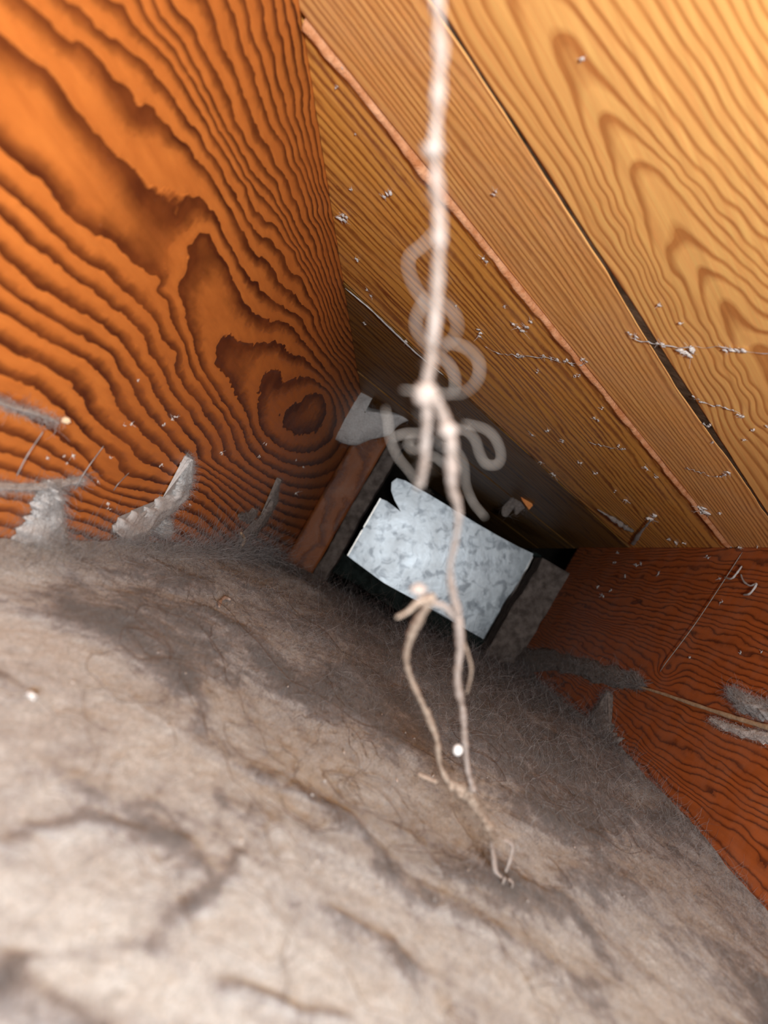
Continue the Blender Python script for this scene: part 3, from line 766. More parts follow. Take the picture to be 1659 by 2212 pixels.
# fibres: short curly hairs standing in the fluff
def fibres(name, n, lmin, lmax, rad, mat, zr=(0.55, 7.3), k=7, curl=1.0, ur=(U_L + 0.01, U_R - 0.01), up=0.5, parent=None, lift=0.0, sel=None):
    u = rng.uniform(ur[0], ur[1], n); z = geo(zr[0], zr[1], 10000)[rng.integers(0, 10000, n)]
    if sel is not None:
        keep = rng.random(n) < sel(u, z)
        u, z = u[keep], z[keep]; n = len(u)
    h = dust_height(u, z)
    L = rng.uniform(lmin, lmax, n) * np.clip(z / 3.0, 0.35, 1.6)
    th = rng.uniform(0, 2 * math.pi, n)
    d = np.stack([np.cos(th), np.abs(rng.normal(0, up, n)), np.sin(th)], -1)
    d /= np.linalg.norm(d, axis=1, keepdims=True)
    pos = np.stack([u, h - 0.006 + lift, z], -1)
    pts = [pos.copy()]
    axis = rng.normal(size=(n, 3)); axis /= np.linalg.norm(axis, axis=1, keepdims=True)
    rate = rng.normal(0, 0.45 * curl, n)
    for s in range(k - 1):
        c, s_ = np.cos(rate)[:, None], np.sin(rate)[:, None]
        d = d * c + np.cross(axis, d) * s_ + axis * (axis * d).sum(1, keepdims=True) * (1 - c)
        d = d + rng.normal(0, 0.10, (n, 3)); d /= np.linalg.norm(d, axis=1, keepdims=True)
        pos = pos + d * (L / (k - 1))[:, None]
        pts.append(pos.copy())
    Q = np.stack(pts, 1)
    Q[..., 0] = np.clip(Q[..., 0], U_L + 0.004, U_R - 0.004)
    floor_h = dust_height(Q[..., 0], np.clip(Q[..., 2], 0.42, 8.7))
    Q[..., 1] = np.maximum(Q[..., 1], floor_h - 0.003)
    Pw = W(Q[..., 0], Q[..., 1], Q[..., 2])
    taper = np.linspace(1, 0.55, k)[None, :]
    R = rad * np.clip(z / 2.2, 0.45, 2.2)[:, None] * taper * rng.uniform(0.7, 1.3, n)[:, None]
    V, q = tubes(Pw, R, 3)
    return mesh_obj(name, V, q, mat, dust)

f1 = fibres('loose_fibres', 14000, 0.03, 0.15, 0.000042, M_FIBRE, sel=lambda u, z: np.clip(1.25 - dust_patch(u, z), 0.15, 1))
tag(f1, 'fine pale fibres matted all over the dust', kind='stuff')
f0 = fibres('short_fluff', 46000, 0.012, 0.050, 0.000055, M_FIBRE_MID, k=4, curl=1.6, up=0.9, zr=(0.9, 7.3), sel=lambda u, z: np.clip(1.3 - dust_patch(u, z), 0.2, 1))
tag(f0, 'short grey fluff fibres carpeting the dust', kind='stuff')
f5 = fibres('pale_fluff', 26000, 0.012, 0.045, 0.000050, M_FIBRE, k=4, curl=1.6, up=1.0, zr=(0.8, 3.6), sel=lambda u, z: np.clip(dust_patch(u, z) + 0.1, 0.1, 1))
tag(f5, 'short pale fluff fibres on the lighter patches', kind='stuff')
f2 = fibres('brown_fibres', 12000, 0.05, 0.22, 0.000042, M_FIBRE_DARK, sel=lambda u, z: np.clip(1.2 - dust_patch(u, z), 0.1, 1))
tag(f2, 'fine brown hairs tangled into the dust', kind='stuff')
f3 = fibres('wall_side_fibres', 4200, 0.06, 0.24, 0.000042, M_FIBRE, zr=(1.3, 6.5), ur=(U_L + 0.005, U_L + 0.14), up=1.5, curl=1.3)
tag(f3, 'wispy fibres standing against the foot of the orange beam', kind='stuff')
f4 = fibres('beam_foot_fibres', 1300, 0.03, 0.11, 0.000035, M_FIBRE, zr=(2.4, 8.0), ur=(U_R - 0.14, U_R - 0.01), up=0.8, curl=1.3)
tag(f4, 'wispy fibres along the foot of the red-brown beam', kind='stuff')

# long dark hairs lying in loops on the pale near part
for t_ in range(40):
    u0 = rng.uniform(-0.35, 0.55) if t_ < 30 else rng.uniform(0.2, 1.2); z0 = rng.uniform(0.85, 1.9) if t_ < 30 else rng.uniform(1.5, 3.0)
    L = rng.uniform(0.35, 0.9) * (z0 / 1.6)
    th = rng.uniform(0, 6.28); rate = rng.normal(0, 1.5); pts = []
    u, z = u0, z0
    for s in range(22):
        h = float(dust_height(np.array([u]), np.array([z]))[0])
        pts.append(W(u, h + 0.004 + 0.012 * abs(math.sin(s * 0.7 + t_)), z))
        th += (rate + rng.normal(0, 0.7)) * 0.19
        u = min(max(u + math.cos(th) * L / 22, U_L + 0.02), U_R - 0.02); z = max(z + math.sin(th) * L / 22 * 1.2, 0.6)
    o = tube_obj('curly_hair', np.array(pts), 0.00006 * (0.5 + z0 * 0.6), M_HAIR, None, n=66, sides=4, local=pts[0])
    tag(o, 'thin dark curly hair lying loose on the pale dust', 'hair', 'dark hairs on the dust')

# ------------------------------------------------------------------ dust peaks and webs on the beams
def fuzz(name, pts, n, length, rad, mat, parent, spread, k=6, curl=0.9):
    """short fibres bristling from points PTS (m,3)"""
    pts = np.asarray(pts)
    b = pts[rng.integers(0, len(pts), n)] + rng.normal(0, spread, (n, 3))
    d = rng.normal(size=(n, 3)); d /= np.linalg.norm(d, axis=1, keepdims=True)
    axis = rng.normal(size=(n, 3)); axis /= np.linalg.norm(axis, axis=1, keepdims=True)
    rate = rng.normal(0, 0.4 * curl, n); L = rng.uniform(0.4, 1.2, n) * length
    P = [b.copy()]
    for s in range(k - 1):
        c, s_ = np.cos(rate)[:, None], np.sin(rate)[:, None]
        d = d * c + np.cross(axis, d) * s_ + axis * (axis * d).sum(1, keepdims=True) * (1 - c)
        b = b + d * (L / (k - 1))[:, None]; P.append(b.copy())
    P = np.stack(P, 1)
    V, q = tubes(P, np.full(P.shape[:2], rad) * np.linspace(1, 0.5, k)[None], 3)
    o = mesh_obj(name, V, q, mat, parent); o['kind'] = 'stuff'
    return o

NL = W(1, 0, 0) / S          # unit normals pointing into the bay
NR = -NL
NC = W(0, -1, 0) / S

def peak(label, name, cat, path, plane, widths, thick, mat, nfz=500, flen=0.010, frad=0.00005, fmat=None, holes=0.0, seed=0, sub='lint'):
    """a flattened lumpy tongue of lint lying against a beam: PATH of pixels on the plane, WIDTHS in pixels"""
    path = np.array(path, float); wd = np.array(widths, float)
    C = catmull(path, 46); w = np.interp(np.linspace(0, 1, 46), np.linspace(0, 1, len(wd)), wd)
    T = np.gradient(C, axis=0); T /= np.linalg.norm(T, axis=1, keepdims=True)
    Nn = np.stack([-T[:, 1], T[:, 0]], -1)
    k = 15
    t = np.linspace(-1, 1, k)
    sd = seed + int(rng.integers(999))
    jag = fbm(np.arange(46)[:, None] * 0.45 + 0 * t, t[None] * 2.0, 0, sd, 3, 0.7)
    off = w[:, None] * 0.5 * t[None] * (0.85 + 0.6 * jag)
    XY = C[:, None, :] + Nn[:, None, :] * off[..., None]
    prof = np.sqrt(np.clip(1 - t[None] ** 2, 0, 1)) * thick * (0.75 + 0.35 * fbm(np.arange(46)[:, None] * 0.2, t[None] * 2, 0, sd + 3, 2)) 
    prof = np.clip(prof, 0.0005, None)
    P = plane(XY[..., 0], XY[..., 1], 0.004)
    nrm = {on_left: NL, on_right: NR, on_ceiling: NC}[plane]
    Pf = P + nrm * (prof * S)[..., None] if True else P
    root = empty(name, tuple(P[0, k // 2])); tag(root, label, cat)
    slab_obj(sub, Pf, -nrm * 0.0004, mat, root)
    fuzz('fine_fuzz', Pf.reshape(-1, 3) - nrm * 0.001, 900 + nfz * 3, flen * 0.40, frad * 0.75 * (C_far := float(P[..., 1].mean()) / 0.35), mat, root, 0.0010, k=3)
    fz = fuzz('fuzz', Pf.reshape(-1, 3), nfz, flen, frad, fmat or M_FIBRE, root, 0.0012)
    return root

peak('pale dust peak climbing the orange beam at the far left edge', 'dust_peak', 'dust', [(60,1260),(85,1200),(92,1130),(95,1080),(100,1045)], on_left, [230,150,80,44,14], 0.05, M_CLUMP, 1300, 0.006, seed=1)
peak('tongue of white lint leaning up the orange beam beside a fluff tuft', 'dust_peak', 'dust', [(255,1165),(305,1130),(350,1095),(385,1062),(397,1025),(402,985)], on_left, [70,56,38,32,16,4], 0.04, M_CLUMP, 1200, 0.006, seed=2)
peak('round white fluff tuft at the foot of the leaning lint tongue', 'fluff_tuft', 'fluff', [(340,1150),(346,1132),(350,1118)], on_left, [22,26,16], 0.05, M_CLUMP, 320, 0.006, seed=3)
peak('grey forked cobweb rag at the dark end of the orange beam', 'cobweb_rag', 'cobweb', [(512,1192),(525,1168),(550,1140),(575,1108),(590,1075),(600,1032)], on_left, [14,24,26,16,9,4], 0.04, M_CLUMP_DARK, 160, 0.009, seed=4)
peak('small curled cobweb scrap above the forked cobweb rag', 'cobweb_rag', 'cobweb', [(518,1108),(528,1118),(540,1115),(550,1100)], on_left, [10,22,20,10], 0.03, M_CLUMP_DARK, 120, 0.008, seed=5)
peak('horizontal cobweb strand crossing the orange beam near the left edge', 'cobweb_strand', 'cobweb', [(-30,1048),(30,1052),(85,1050),(110,1048),(145,1040),(175,1032)], on_left, [12,11,16,26,10,3], 0.02, M_CLUMP, 320, 0.007, seed=6)
peak('thin dusty thread on the orange beam above the dust peak', 'cobweb_strand', 'cobweb', [(-20,862),(20,878),(60,888),(95,900),(125,912)], on_left, [5,7,6,7,3], 0.008, M_CLUMP, 120, 0.006, seed=7)
peak('grey dust flap rising against the lower right beam', 'dust_peak', 'dust', [(1360,1740),(1330,1665),(1300,1600),(1300,1550),(1322,1500)], on_right, [80,80,85,50,8], 0.05, M_CLUMP_DARK, 900, 0.012, seed=8)
peak('ragged cobweb ridge running along the lower right beam', 'cobweb_rag', 'cobweb', [(1105,1425),(1170,1425),(1240,1440),(1300,1455),(1360,1470),(1395,1485)], on_right, [55,48,46,44,42,10], 0.05, M_CLUMP_DARK, 900, 0.014, frad=0.00007, seed=9)
peak('tattered dust tail at the corner below the cobweb ridge', 'cobweb_rag', 'cobweb', [(1110,1440),(1150,1490),(1200,1540),(1250,1600),(1290,1650)], on_right, [50,46,60,66,40], 0.05, M_CLUMP_DARK, 1000, 0.014, frad=0.00007, seed=10)
peak('mauve lint tuft on the right beam at the picture edge', 'fluff_tuft', 'fluff', [(1585,1495),(1610,1520),(1645,1535),(1700,1540)], on_right, [14,40,48,40], 0.05, M_CLUMP, 700, 0.010, seed=11)
peak('white beaded fluff row under the straw stalk', 'fluff_row', 'fluff', [(1540,1556),(1570,1570),(1605,1582),(1650,1592),(1700,1600)], on_right, [10,20,22,30,30], 0.03, M_FLECK, 260, 0.005, seed=12)

# the big grey clump in the corner over the end block
def sheet_from_px(name, label, cat, outline, zc, mat, thick=0.05, bulge=0.10, nfz=700, flen=0.018, seed=0, fmat=None, frad=0.00012):
    cx_ = np.mean([p[0] for p in outline]); cy_ = np.mean([p[1] for p in outline])
    O = catmull(np.array(outline + [outline[0]], float), 73)[:-1]
    rings = np.linspace(0.02, 1, 12)
    XY = np.array([cx_, cy_]) + rings[:, None, None] * (O[None] - np.array([cx_, cy_]))
    nz = fbm(XY[..., 0] * 0.03, XY[..., 1] * 0.03, 0, seed, 4, 0.6)
    Z = zc - bulge * (1 - rings[:, None] ** 2) + 0.06 * nz
    a, b = uvray(XY[..., 0], XY[..., 1])
    Pf = W(a * Z, b * Z, Z)
    Zb = zc + thick + 0.05 * (1 - rings[:, None] ** 2) + 0 * nz
    Pb = W(a * Zb, b * Zb, Zb)
    Pf = np.concatenate([Pf, Pf[:, :1]], 1); Pb = np.concatenate([Pb, Pb[:, :1]], 1)
    P = np.concatenate([Pf, Pb[::-1]], 0)
    n, m = P.shape[:2]
    i = np.arange(n - 1)[:, None] * m + np.arange(m - 1)[None, :]
    q = np.stack([i, i + 1, i + m + 1, i + m], -1).reshape(-1, 4)
    root = empty(name, tuple(P[0, 0])); tag(root, label, cat)
    mesh_obj('lint', P, q, mat, root)
    fuzz('fuzz', Pf[-4:].reshape(-1, 3), nfz, flen, frad, fmat or M_FIBRE, root, 0.002)
    return root
sheet_from_px('dust_clump', 'large smooth grey dust clump in the corner above the end block', 'dust',
              [(692,908),(716,880),(742,850),(770,826),(800,818),(822,826),(806,842),(790,858),(792,876),(815,885),(850,890),(892,902),(862,918),(840,940),(800,950),(768,962),(735,955),(706,935)],
              6.35, M_CLUMP, seed=5, nfz=700, flen=0.012, frad=0.00008)
sheet_from_px('cobweb_scrap', 'tangled grey cobweb scrap hanging at the boards right of the string', 'cobweb',
              [(985,845),(1010,850),(1035,868),(1045,885),(1030,890),(1008,880),(990,865)], 5.0, M_CLUMP_DARK, seed=9, nfz=160, flen=0.02, bulge=0.03, thick=0.02, frad=0.00010)
sheet_from_px('cobweb_scrap', 'grey web scrap holding the orange splinter above the metal plate', 'cobweb',
              [(1085,1095),(1105,1075),(1125,1062),(1140,1066),(1146,1090),(1130,1100),(1115,1112),(1108,1098),(1096,1116),(1084,1112)], 7.2, M_CLUMP_DARK, seed=13, nfz=60, flen=0.02, bulge=0.03, thick=0.02)
sp = poly_slab('wood_splinter', [uv_at(x, y, 6.9) for x, y in [(1113,1046),(1122,1052),(1140,1066),(1151,1092),(1143,1101),(1129,1082)]], 6.9, 0.04, M_SPLINT, None)
tag(sp, 'small bright orange wood splinter caught above the metal plate', 'splinter')

# sticks
o = tube_obj('straw_stalk', [on_right(1375,1482,.02), on_right(1430,1498,.03), on_right(1500,1522,.03), on_right(1580,1548,.03), on_right(1640,1566,.03), on_right(1720,1590,.03)],
             [0.0008,0.0012,0.0014,0.0016,0.0017,0.0016], M_TWIG, None, n=50, lump=0.25, local=on_right(1500,1522,.03))
tag(o, 'straw-coloured stalk stuck across the right beam', 'stalk')
def dust_pt(x, y, lift=0.02):
    a, b = uvray(x, y); z = 1.0
    zs_ = np.linspace(0.6, 9, 1500); hv = dust_height(a * zs_, zs_)
    k = np.argmax(b * zs_ < hv + lift)
    return W(a * zs_[k], b * zs_[k], zs_[k])
o = tube_obj('pale_stick', [on_right(1335,1678,.04), on_right(1362,1708,.05), on_right(1392,1742,.05), on_right(1432,1784,.05)],
             [0.0014,0.0017,0.0016,0.0010], M_PALE_TWIG, None, n=30, lump=0.12, local=on_right(1362,1708,.05))
tag(o, 'short pale stick propped at the foot of the right beam', 'stick')
o = tube_obj('curled_straw', [on_left(512,1190,.03), on_left(522,1180,.05), on_left(528,1165,.05), on_left(520,1150,.03)], [0.0014]*4, M_TWIG, None, n=24, local=on_left(522,1180,.05))
tag(o, 'small curled straw at the base of the forked cobweb rag', 'straw')
for (p0, p1, lab) in (((225,962),(160,1060),'long pale hair slanting over the orange beam, nearest the corner of the room'),
                      ((95,930),(35,1030),'pale hair slanting over the orange beam at far left'),
                      ((280,1020),(245,1060),'short pale hair on the orange beam left of the lint tongue')):
    mx, my = (p0[0]+p1[0])/2 - 6, (p0[1]+p1[1])/2 + 4
    o = tube_obj('stray_hair', [on_left(*p0,.01), on_left(mx,my,.03), on_left(*p1,.02)], 0.00022, M_FIBRE, None, n=20, sides=5, local=on_left(*p0,.01))
    tag(o, lab.replace(', nearest the corner of the room', ' above the dust peak'), 'hair')
o = blob_obj('seed_husk', on_left(142,908,.02), (0.0016,0.0011,0.0013), M_TWIG, None, lump=0.4)
tag(o, 'tan seed husk stuck on the orange beam', 'husk')

# thin light thread slanting across the right beam
o = tube_obj('web_thread', [on_right(1604,1192,.004), on_right(1560,1260,.02), on_right(1500,1350,.03), on_right(1440,1430,.03), on_right(1425,1452,.005)],
             0.00035, M_CURL, None, n=30, sides=5, local=on_right(1500,1350,.03))
tag(o, 'faint straight web thread slanting down the right beam', 'thread')
o = tube_obj('web_thread', [on_ceiling(745,622,.005), on_ceiling(800,668,.02), on_ceiling(850,716,.02), on_ceiling(905,768,.02), on_ceiling(960,812,.005)],
             [0.0004,0.0007,0.0006,0.0008,0.0004], M_CLUMP, None, n=40, sides=5, lump=0.6, local=on_ceiling(850,716,.02))
tag(o, 'dusty thread along the board joint left of the string', 'thread')

# ------------------------------------------------------------------ flecks on boards and beams
def fleck(name, pts, plane, label, cat='fleck', group=None, mat=None, r=4.0):
    """one lint fleck made of a few joined lumps; pts in pixels"""
    pts = np.array(pts, float)
    base = plane(pts[0, 0], pts[0, 1], 0.01)
    nrm = {on_left: NL, on_right: NR, on_ceiling: NC}[plane]
    V = []; Fc = []; ctr = []
    for (x, y) in pts:
        c = plane(x, y, 0.008)
        px_m = c[1] / F
        rr = r * px_m * rng.uniform(0.55, 1.1)
        a, b = 7, 10
        th = np.linspace(0, math.pi, a + 1)[1:-1]; ph = np.arange(b) / b * 2 * math.pi
        D = np.stack([np.outer(np.sin(th), np.cos(ph)), np.outer(np.sin(th), np.sin(ph)), np.outer(np.cos(th), np.ones(b))], -1).reshape(-1, 3)
        D = np.concatenate([D, [[0, 0, 1], [0, 0, -1]]])
        D = D * (1 + 1.3 * fbm(D[:, 0] * 1.7 + x, D[:, 1] * 1.7 + y, D[:, 2] * 1.7, 3, 3, 0.8))[:, None]
        st = rng.normal(size=3); st /= np.linalg.norm(st)
        D = D + st * (D @ st)[:, None] * 0.7
        D = D - nrm * (D @ nrm)[:, None] * 0.5
        k0 = len(V)
        V += list(D * rr + c); ctr.append((c, rr))
        for i_ in range(a - 2):
            for j in range(b):
                Fc.append((k0 + i_*b+j, k0 + i_*b+(j+1)%b, k0 + (i_+1)*b+(j+1)%b, k0 + (i_+1)*b+j))
        top = k0 + (a-1)*b
        for j in range(b):
            Fc.append((top, k0+(j+1)%b, k0+j)); Fc.append((top+1, k0+(a-2)*b+j, k0+(a-2)*b+(j+1)%b))
    nf = 5 * len(pts)
    Q = []
    for f_ in range(nf):
        c, rr = ctr[f_ % len(ctr)]
        d = rng.normal(size=3); d -= nrm * (d @ nrm) * 0.7; d /= np.linalg.norm(d)
        bend = rng.normal(size=3) * 0.7
        t_ = np.linspace(0, 1, 5)[:, None]
        Q.append(c + rr * rng.uniform(1.2, 2.6) * (d * t_ + bend * t_ ** 2))
    Vf, qf = tubes(np.array(Q), np.full((nf, 5), 0.35 * px_m) * np.linspace(1.4, 0.6, 5)[None], 3)
    k0 = len(V); V += list(Vf); Fc += [tuple(int(v) + k0 for v in f) for f in qf]
    o = mesh_obj(name, V, Fc, mat or M_FLECK, None, local=base)
    tag(o, label, cat, group)
    return o
fleck('lint_fleck', [(829,425),(836,420),(843,417)], on_ceiling, 'white oblong fleck on the boards left of the upper string', r=4.5)
fleck('lint_fleck', [(735,472),(741,465),(748,470),(744,476)], on_ceiling, 'white lint fleck on the boards beside the orange beam edge', r=5)
fleck('lint_fleck', [(1066,421),(1071,414)], on_ceiling, 'small tan fleck on the narrow board', r=3.2, mat=M_PALE_TWIG)
fleck('lint_fleck', [(1108,700),(1120,708),(1128,715),(1137,707),(1146,695)], on_ceiling, 'V-shaped white fleck on the boards below the orange lip', r=4.5)
fleck('lint_fleck', [(1033,712),(1038,720),(1035,726)], on_ceiling, 'comma-shaped white fleck left of the V-shaped fleck', r=4)
fleck('lint_fleck', [(1044,558),(1050,565)], on_ceiling, 'pale fleck touching the orange lip above the V-shaped fleck', r=4)
fleck('lint_fleck', [(1468,757),(1480,762),(1493,755),(1488,766)], on_ceiling, 'large white fleck beside the dark board gap', r=6.5)
fleck('lint_fleck', [(1567,758),(1580,756),(1592,757),(1606,758)], on_ceiling, 'elongated white fleck on the cathedral-grained board', r=6)
fleck('lint_fleck', [(1420,742),(1432,746)], on_ceiling, 'white fleck bridging the dark board gap', r=5)
fleck('lint_fleck', [(1515,1106),(1521,1098),(1526,1108),(1512,1098)], on_ceiling, 'grey lint knot near the foot of the orange lip', r=6)
fleck('lint_fleck', [(1405,1121),(1413,1114)], on_ceiling, 'round head of a white lint strand near the right corner', r=6)
o = tube_obj('lint_strand', [on_ceiling(1407,1122,.03), on_ceiling(1392,1140,.03), on_ceiling(1380,1155,.03), on_ceiling(1366,1176,.02)], [0.0008,0.0014,0.0022,0.0018], M_CLUMP, None, n=26, lump=0.5, local=on_ceiling(1392,1140,.03))
tag(o, 'white lint strand hanging from its round head near the right corner', 'lint')
o = tube_obj('lint_strand', [on_ceiling(1290,1100,.03), on_ceiling(1320,1118,.03), on_ceiling(1345,1135,.03), on_ceiling(1368,1148,.02)], [0.0008,0.0016,0.0030,0.0020], M_CLUMP_DARK, None, n=30, lump=0.6, local=on_ceiling(1320,1118,.03))
tag(o, 'dim grey lint strand on the last boards above the right beam', 'lint')
small = [(1175,768),(1190,772),(1205,778),(1220,781),(1235,785),(1255,778),(1268,782),(1120,766),(1130,770),(1160,805),(1243,812),(1252,810),(1285,905),(1292,909),
         (1335,965),(1345,970),(1520,915),(1534,918),(1595,896),(1604,900),(1565,1025),(1575,1024),(1470,700),(1372,730),(1362,722),(1425,660),(1255,128),(1090,665),
         (985,660),(770,560),(793,625),(800,640),(788,700),(860,728),(875,740),(1196,1026),(1165,998),(1290,1022),(1445,1166),(1460,1172),(1480,1175),(1600,1183),(1635,1184),(1555,1110),(1300,884),
         (1540,955),(1610,950),(1625,930),(1655,920),(1150,940),(1180,932),(1215,955),(1250,1000),(1395,1010),(1420,1030),(1350,1080),(1330,1060),(760,410),(768,290),(735,150),(725,190)]
for i_, (x, y) in enumerate(small):
    fleck('dust_speck', [(x, y), (x + rng.uniform(-5, 5), y + rng.uniform(-4, 4))], on_ceiling, 'tiny white dust speck on the ceiling boards', 'speck', 'dust specks on the boards', r=rng.uniform(1.5, 3.4))
for i_, (x, y) in enumerate([(1335,1195),(1325,1215),(1350,1243),(1375,1222),(1385,1218),(1290,1270),(1300,1285),(1320,1275),(1422,1240),(1555,1250),(1560,1300),(1600,1410),(1645,1408),(1530,1205),(1490,1420)]):
    fleck('dust_speck', [(x, y), (x + rng.uniform(-5, 5), y + rng.uniform(-4, 4))], on_right, 'tiny grey dust speck on the dark right beam', 'speck', 'dust specks on the right beam', r=rng.uniform(1.5, 2.6), mat=M_CLUMP)
for i_, (x, y) in enumerate([(240,990),(270,920),(285,915),(378,900),(352,918),(372,905),(395,1002),(350,1003),(232,1088),(238,1100),(145,1000),(140,985),(160,985),(212,1040),(300,820),(478,978),(575,960),(560,985),(640,1065),(262,1130),(410,1090),(640,995),(655,1010),(105,990)]):
    fleck('dust_speck', [(x, y), (x + rng.uniform(-5, 5), y + rng.uniform(-4, 4))], on_left, 'tiny pale dust speck on the orange beam', 'speck', 'dust specks on the orange beam', r=rng.uniform(1.4, 2.6))
o = tube_obj('lint_curl', [on_right(1565,1247,.02), on_right(1580,1250,.03), on_right(1592,1238,.03), on_right(1603,1222,.02)], 0.0008, M_CLUMP, None, n=24, lump=0.3, local=on_right(1580,1250,.03))
tag(o, 'curved grey lint curl crossing the slanting web thread', 'lint')
o = tube_obj('lint_curl', [on_right(1600,1240,.02), on_right(1606,1255,.03), on_right(1620,1265,.03), on_right(1634,1262,.03), on_right(1620,1282,.03), on_right(1605,1285,.02)], 0.0008, M_CLUMP, None, n=34, lump=0.3, local=on_right(1606,1255,.03))
tag(o, 'hooked grey lint curl just right of the slanting web thread', 'lint')

for pl, pts, lab, rad in (
    (on_ceiling, [(1350,716),(1372,733),(1415,742),(1470,752),(1530,752),(1600,757),(1700,768)], 'fine dusty web thread strung through the large white flecks', 0.00035),
    (on_ceiling, [(1050,750),(1085,766),(1120,768),(1175,772),(1235,785),(1275,782)], 'fine web thread strung through the flecks across the orange lip', 0.00040),
    (on_ceiling, [(1495,858),(1520,870),(1560,880),(1600,893)], 'fine web thread below the dark board gap', 0.00035),
    (on_ceiling, [(1478,1010),(1510,1020),(1545,1030),(1570,1026)], 'fine web thread near the right edge of the boards', 0.00035),
    (on_ceiling, [(1270,955),(1300,962),(1335,970),(1345,973)], 'short web thread on the golden boards', 0.00035)):
    wig_ = catmull(np.array(pts, float), 26) + rng.normal(0, 1.7, (26, 2))
    P_ = [pl(x, y, .012) for x, y in wig_]
    o = tube_obj('web_thread', P_, np.clip(rng.normal(0.45, 0.5, 26), 0.15, 1.6) * rad, M_CLUMP, None, n=110, sides=5, lump=0.6, local=P_[1])
    tag(o, lab, 'thread')

# crumbs lying on the dust
for i_ in range(46):
    x, y = rng.uniform(40, 1500), rng.uniform(1400, 2150)
    if y < 1250 + (x - 500) * 0.75: continue
    c = dust_pt(x, y, 0.006)
    rr = rng.uniform(1.0, 2.4) / F * c[1]
    Rr = np.linalg.qr(rng.normal(size=(3, 3)))[0]
    o = blob_obj('crumb', c, (rr * 1.8, rr * 0.8, rr * 0.7), [M_CLUMP, M_PALE_TWIG, M_FLECK][i_ % 3], None, axes=Rr, lump=1.2, res=(7, 9))
    tag(o, 'tiny pale crumb lying on the dust', 'crumb', 'crumbs on the dust')

o = blob_obj('lint_fleck', dust_pt(66, 1503, 0.004), (0.0013, 0.0007, 0.0010), M_CLUMP, None, lump=0.8)
tag(o, 'bluish-white fleck on the dust at the far left', 'fleck')
hp = [dust_pt(x, y, 0.008) for x, y in ((473,1312),(476,1300),(486,1292),(498,1296))]
o = tube_obj('curled_straw', hp, [0.0006, 0.0010, 0.0009, 0.0005], M_PALE_TWIG, None, n=24, lump=0.5, local=hp[0])
tag(o, 'yellowish curled scrap on the dust left of the metal plate', 'straw')

# ------------------------------------------------------------------ the hanging string
def sp3(pts):            # (px, py, metres along)
    return np.array([at_depth(x, y, (d * (0.80 + 0.20 * min(1.0, max(0.0, (d - 0.105) / 0.08)))) / S) for x, y, d in pts])
string = empty('hanging_string', tuple(at_depth(943, -60, 0.098 / S)))
tag(string, 'long dusty cream string hanging down the middle in front of everything', 'string')
main = [(941,-60,.098),(944,0,.099),(951,100,.100),(946,200,.101),(939,320,.103),(944,400,.105),(948,500,.107),(946,600,.110),(938,700,.113),(927,800,.116),(919,850,.118),(922,900,.120),(918,960,.123),(914,1010,.126),(905,1052,.130)]
C0 = catmull(sp3(main), 150)
Tn = np.gradient(C0, axis=0); Tn /= np.linalg.norm(Tn, axis=1, keepdims=True)
A = np.cross(Tn, [0, 1, 0]); A /= np.linalg.norm(A, axis=1, keepdims=True); B = np.cross(Tn, A)
for ply in range(2):
    ph = np.linspace(0, 2 * math.pi * 7, 150) + ply * math.pi
    off = 0.00027
    Q = C0 + A * (off * np.cos(ph))[:, None] + B * (off * np.sin(ph))[:, None]
    o = tube_obj('strand', Q, 0.00040, M_STRING, string, n=150, sides=8, lump=0.35)
def part_tube(name, pts, r, mat=M_CURL, n=50, lump=0.15, parent=string, sides=6):
    return tube_obj(name, sp3(pts), r, mat, parent, n=n, sides=sides, lump=lump)
part_tube('strand', [(942,860,.119),(960,905,.121),(974,960,.124),(975,1020,.127),(978,1060,.130),(990,1100,.134),(985,1160,.139),(972,1230,.146),(980,1290,.153),(991,1330,.158)], [0.0006,0.0007,0.0009,0.0009,0.0007,0.0005,0.0004,0.0005,0.0008,0.0009], M_STRING, n=90, lump=0.3)
part_tube('strand', [(991,1330,.158),(993,1400,.166),(988,1470,.173),(1000,1540,.182),(1004,1600,.190),(1010,1660,.200),(1022,1710,.208)], [0.0009,0.0010,0.0009,0.0008,0.0008,0.0007,0.0009], M_STRING, n=70, lump=0.35)
o = part_tube('strand', [(935,1285,.150),(912,1325,.155),(892,1362,.160),(878,1410,.166),(882,1450,.172),(903,1500,.178),(926,1550,.185),(944,1600,.192),(950,1650,.200),(968,1690,.206)], [0.0008,0.0008,0.0009,0.0007,0.0005,0.0007,0.0008,0.0008,0.0006,0.0010], M_STRING_TAN, n=80, lump=0.35)
o['label'] = 'thinner tan side strand'
part_tube('strand', [(968,1690,.206),(1005,1712,.209),(1030,1745,.212),(1056,1785,.215),(1068,1815,.218)], [0.0014,0.0020,0.0015,0.0012,0.0010], M_STRING_TAN, n=50, lump=0.5)
part_tube('frayed_end', [(1060,1808,.218),(1066,1850,.221),(1070,1880,.223),(1085,1897,.225)], [0.0006,0.0009,0.0008,0.0004], M_STRING, n=30)
part_tube('frayed_end', [(1064,1808,.218),(1085,1812,.219),(1106,1826,.221),(1102,1855,.223),(1092,1885,.225)], [0.0006,0.0005,0.0005,0.0006,0.0004], M_STRING, n=36)
part_tube('frayed_end', [(1092,1895,.225),(1086,1908,.226),(1090,1922,.227),(1102,1922,.227),(1107,1908,.226),(1098,1898,.225)], 0.00038, M_STRING, n=36)
part_tube('frayed_end', [(903,1672,.203),(920,1680,.204),(945,1690,.205)], 0.0006, M_STRING_TAN, n=20)
part_tube('frayed_end', [(1008,1500,.178),(1018,1450,.172),(1010,1410,.168),(998,1380,.164)], 0.0003, M_STRING_TAN, n=30)
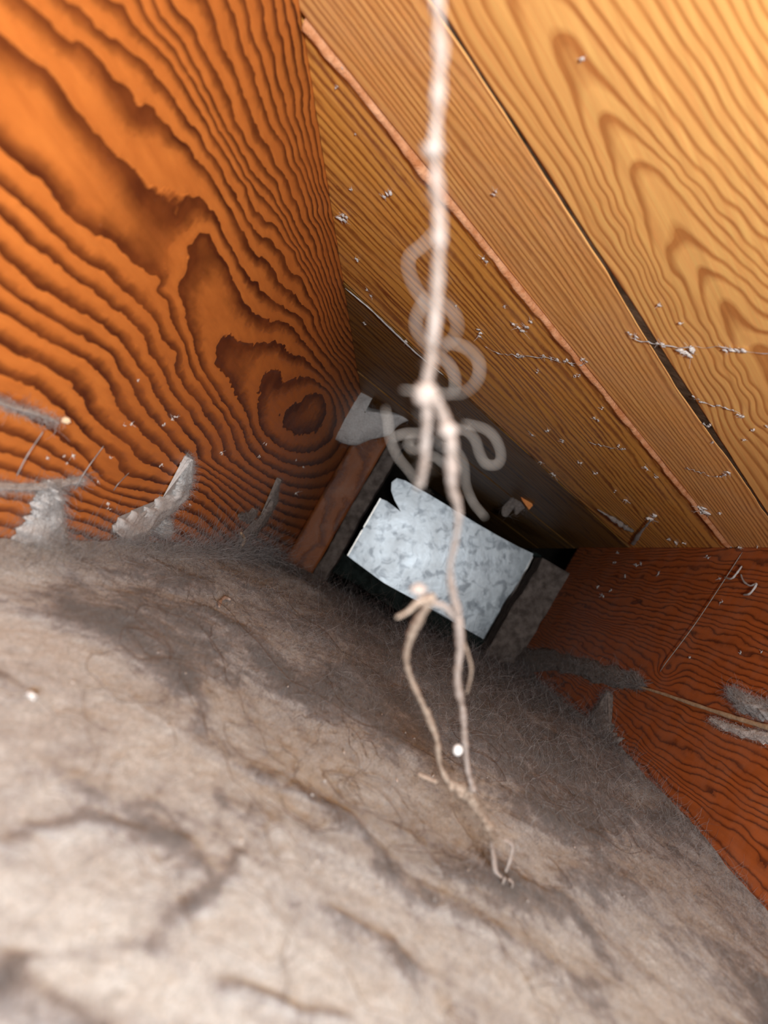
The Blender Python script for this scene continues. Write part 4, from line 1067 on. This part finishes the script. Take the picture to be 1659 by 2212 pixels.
part_tube('frayed_end', [(855,1335,.150),(880,1322,.150),(905,1300,.150),(930,1292,.150)], [0.0003,0.0004,0.0006,0.0006], M_STRING_TAN, n=30)
part_tube('frayed_end', [(992,1340,.160),(960,1310,.156),(930,1300,.154),(905,1280,.150)], [0.0008,0.0006,0.0006,0.0005], M_STRING, n=30)
o = blob_obj('knot', sp3([(919,852,.117)])[0], (0.0017, 0.0014, 0.0015), M_STRING, string, lump=0.3)
o = blob_obj('knot', sp3([(936,322,.102)])[0], (0.0011, 0.0009, 0.0007), M_STRING, string, lump=0.3)
o = blob_obj('knot', sp3([(968,928,.120)])[0], (0.0013, 0.0010, 0.0009), M_STRING, string, lump=0.3)
o = blob_obj('knot', sp3([(903,1272,.148)])[0], (0.0015, 0.0009, 0.0010), M_STRING, string, lump=0.3)
curls = [
 [(940,500,.100),(912,530,.099),(886,552,.098),(882,580,.098),(896,620,.099),(918,655,.100),(935,690,.102)],
 [(925,640,.100),(905,670,.100),(898,705,.101),(915,735,.103),(935,750,.104)],
 [(945,650,.100),(975,670,.099),(988,700,.100),(980,730,.102),(950,755,.104)],
 [(935,738,.108),(970,741,.105),(1008,752,.104),(1034,782,.104),(1030,822,.105),(1000,848,.107),(955,850,.109),(910,846,.109),(868,842,.110)],
 [(945,768,.108),(968,785,.108),(982,815,.109),(980,845,.110),(958,858,.112)],
 [(968,928,.120),(1005,930,.119),(1026,950,.119),(1036,980,.120),(1050,1002,.121),(1074,1003,.121),(1082,982,.121),(1070,948,.120),(1046,926,.120),(1000,914,.121)],
 [(832,882,.118),(838,910,.118),(842,945,.119),(858,985,.121),(884,1018,.124),(902,1045,.127)],
 [(912,936,.120),(878,936,.119),(848,945,.119)],
 [(918,965,.124),(892,972,.122),(880,958,.121),(895,945,.121)],
 [(950,965,.124),(985,975,.123),(1002,1005,.124),(1006,1045,.126),(1022,1085,.128),(1048,1118,.130)],
 [(955,880,.119),(962,905,.120),(955,935,.122),(940,960,.124)],
 [(965,1008,.127),(935,985,.125),(915,1000,.126),(905,1040,.128),(900,1062,.129)],
]
for c in curls:
    part_tube('curl', c, 0.00010, M_CURL, n=110, lump=0.0)
fuzz('fuzz', C0, 260, 0.0022, 0.00002, M_CURL, string, 0.0002)
tail = catmull(sp3([(968,1690,.206),(1005,1712,.209),(1030,1745,.212),(1056,1785,.215),(1068,1815,.218)]), 40)
fuzz('fuzz', tail, 420, 0.009, 0.00006, M_STRING_TAN, string, 0.0013)
bead = blob_obj('white_bead', sp3([(989,1620,.191)])[0], (0.0012, 0.0012, 0.0014), M_BEAD, None, lump=0.06)
tag(bead, 'small bright white bead clinging to the lower string', 'bead')
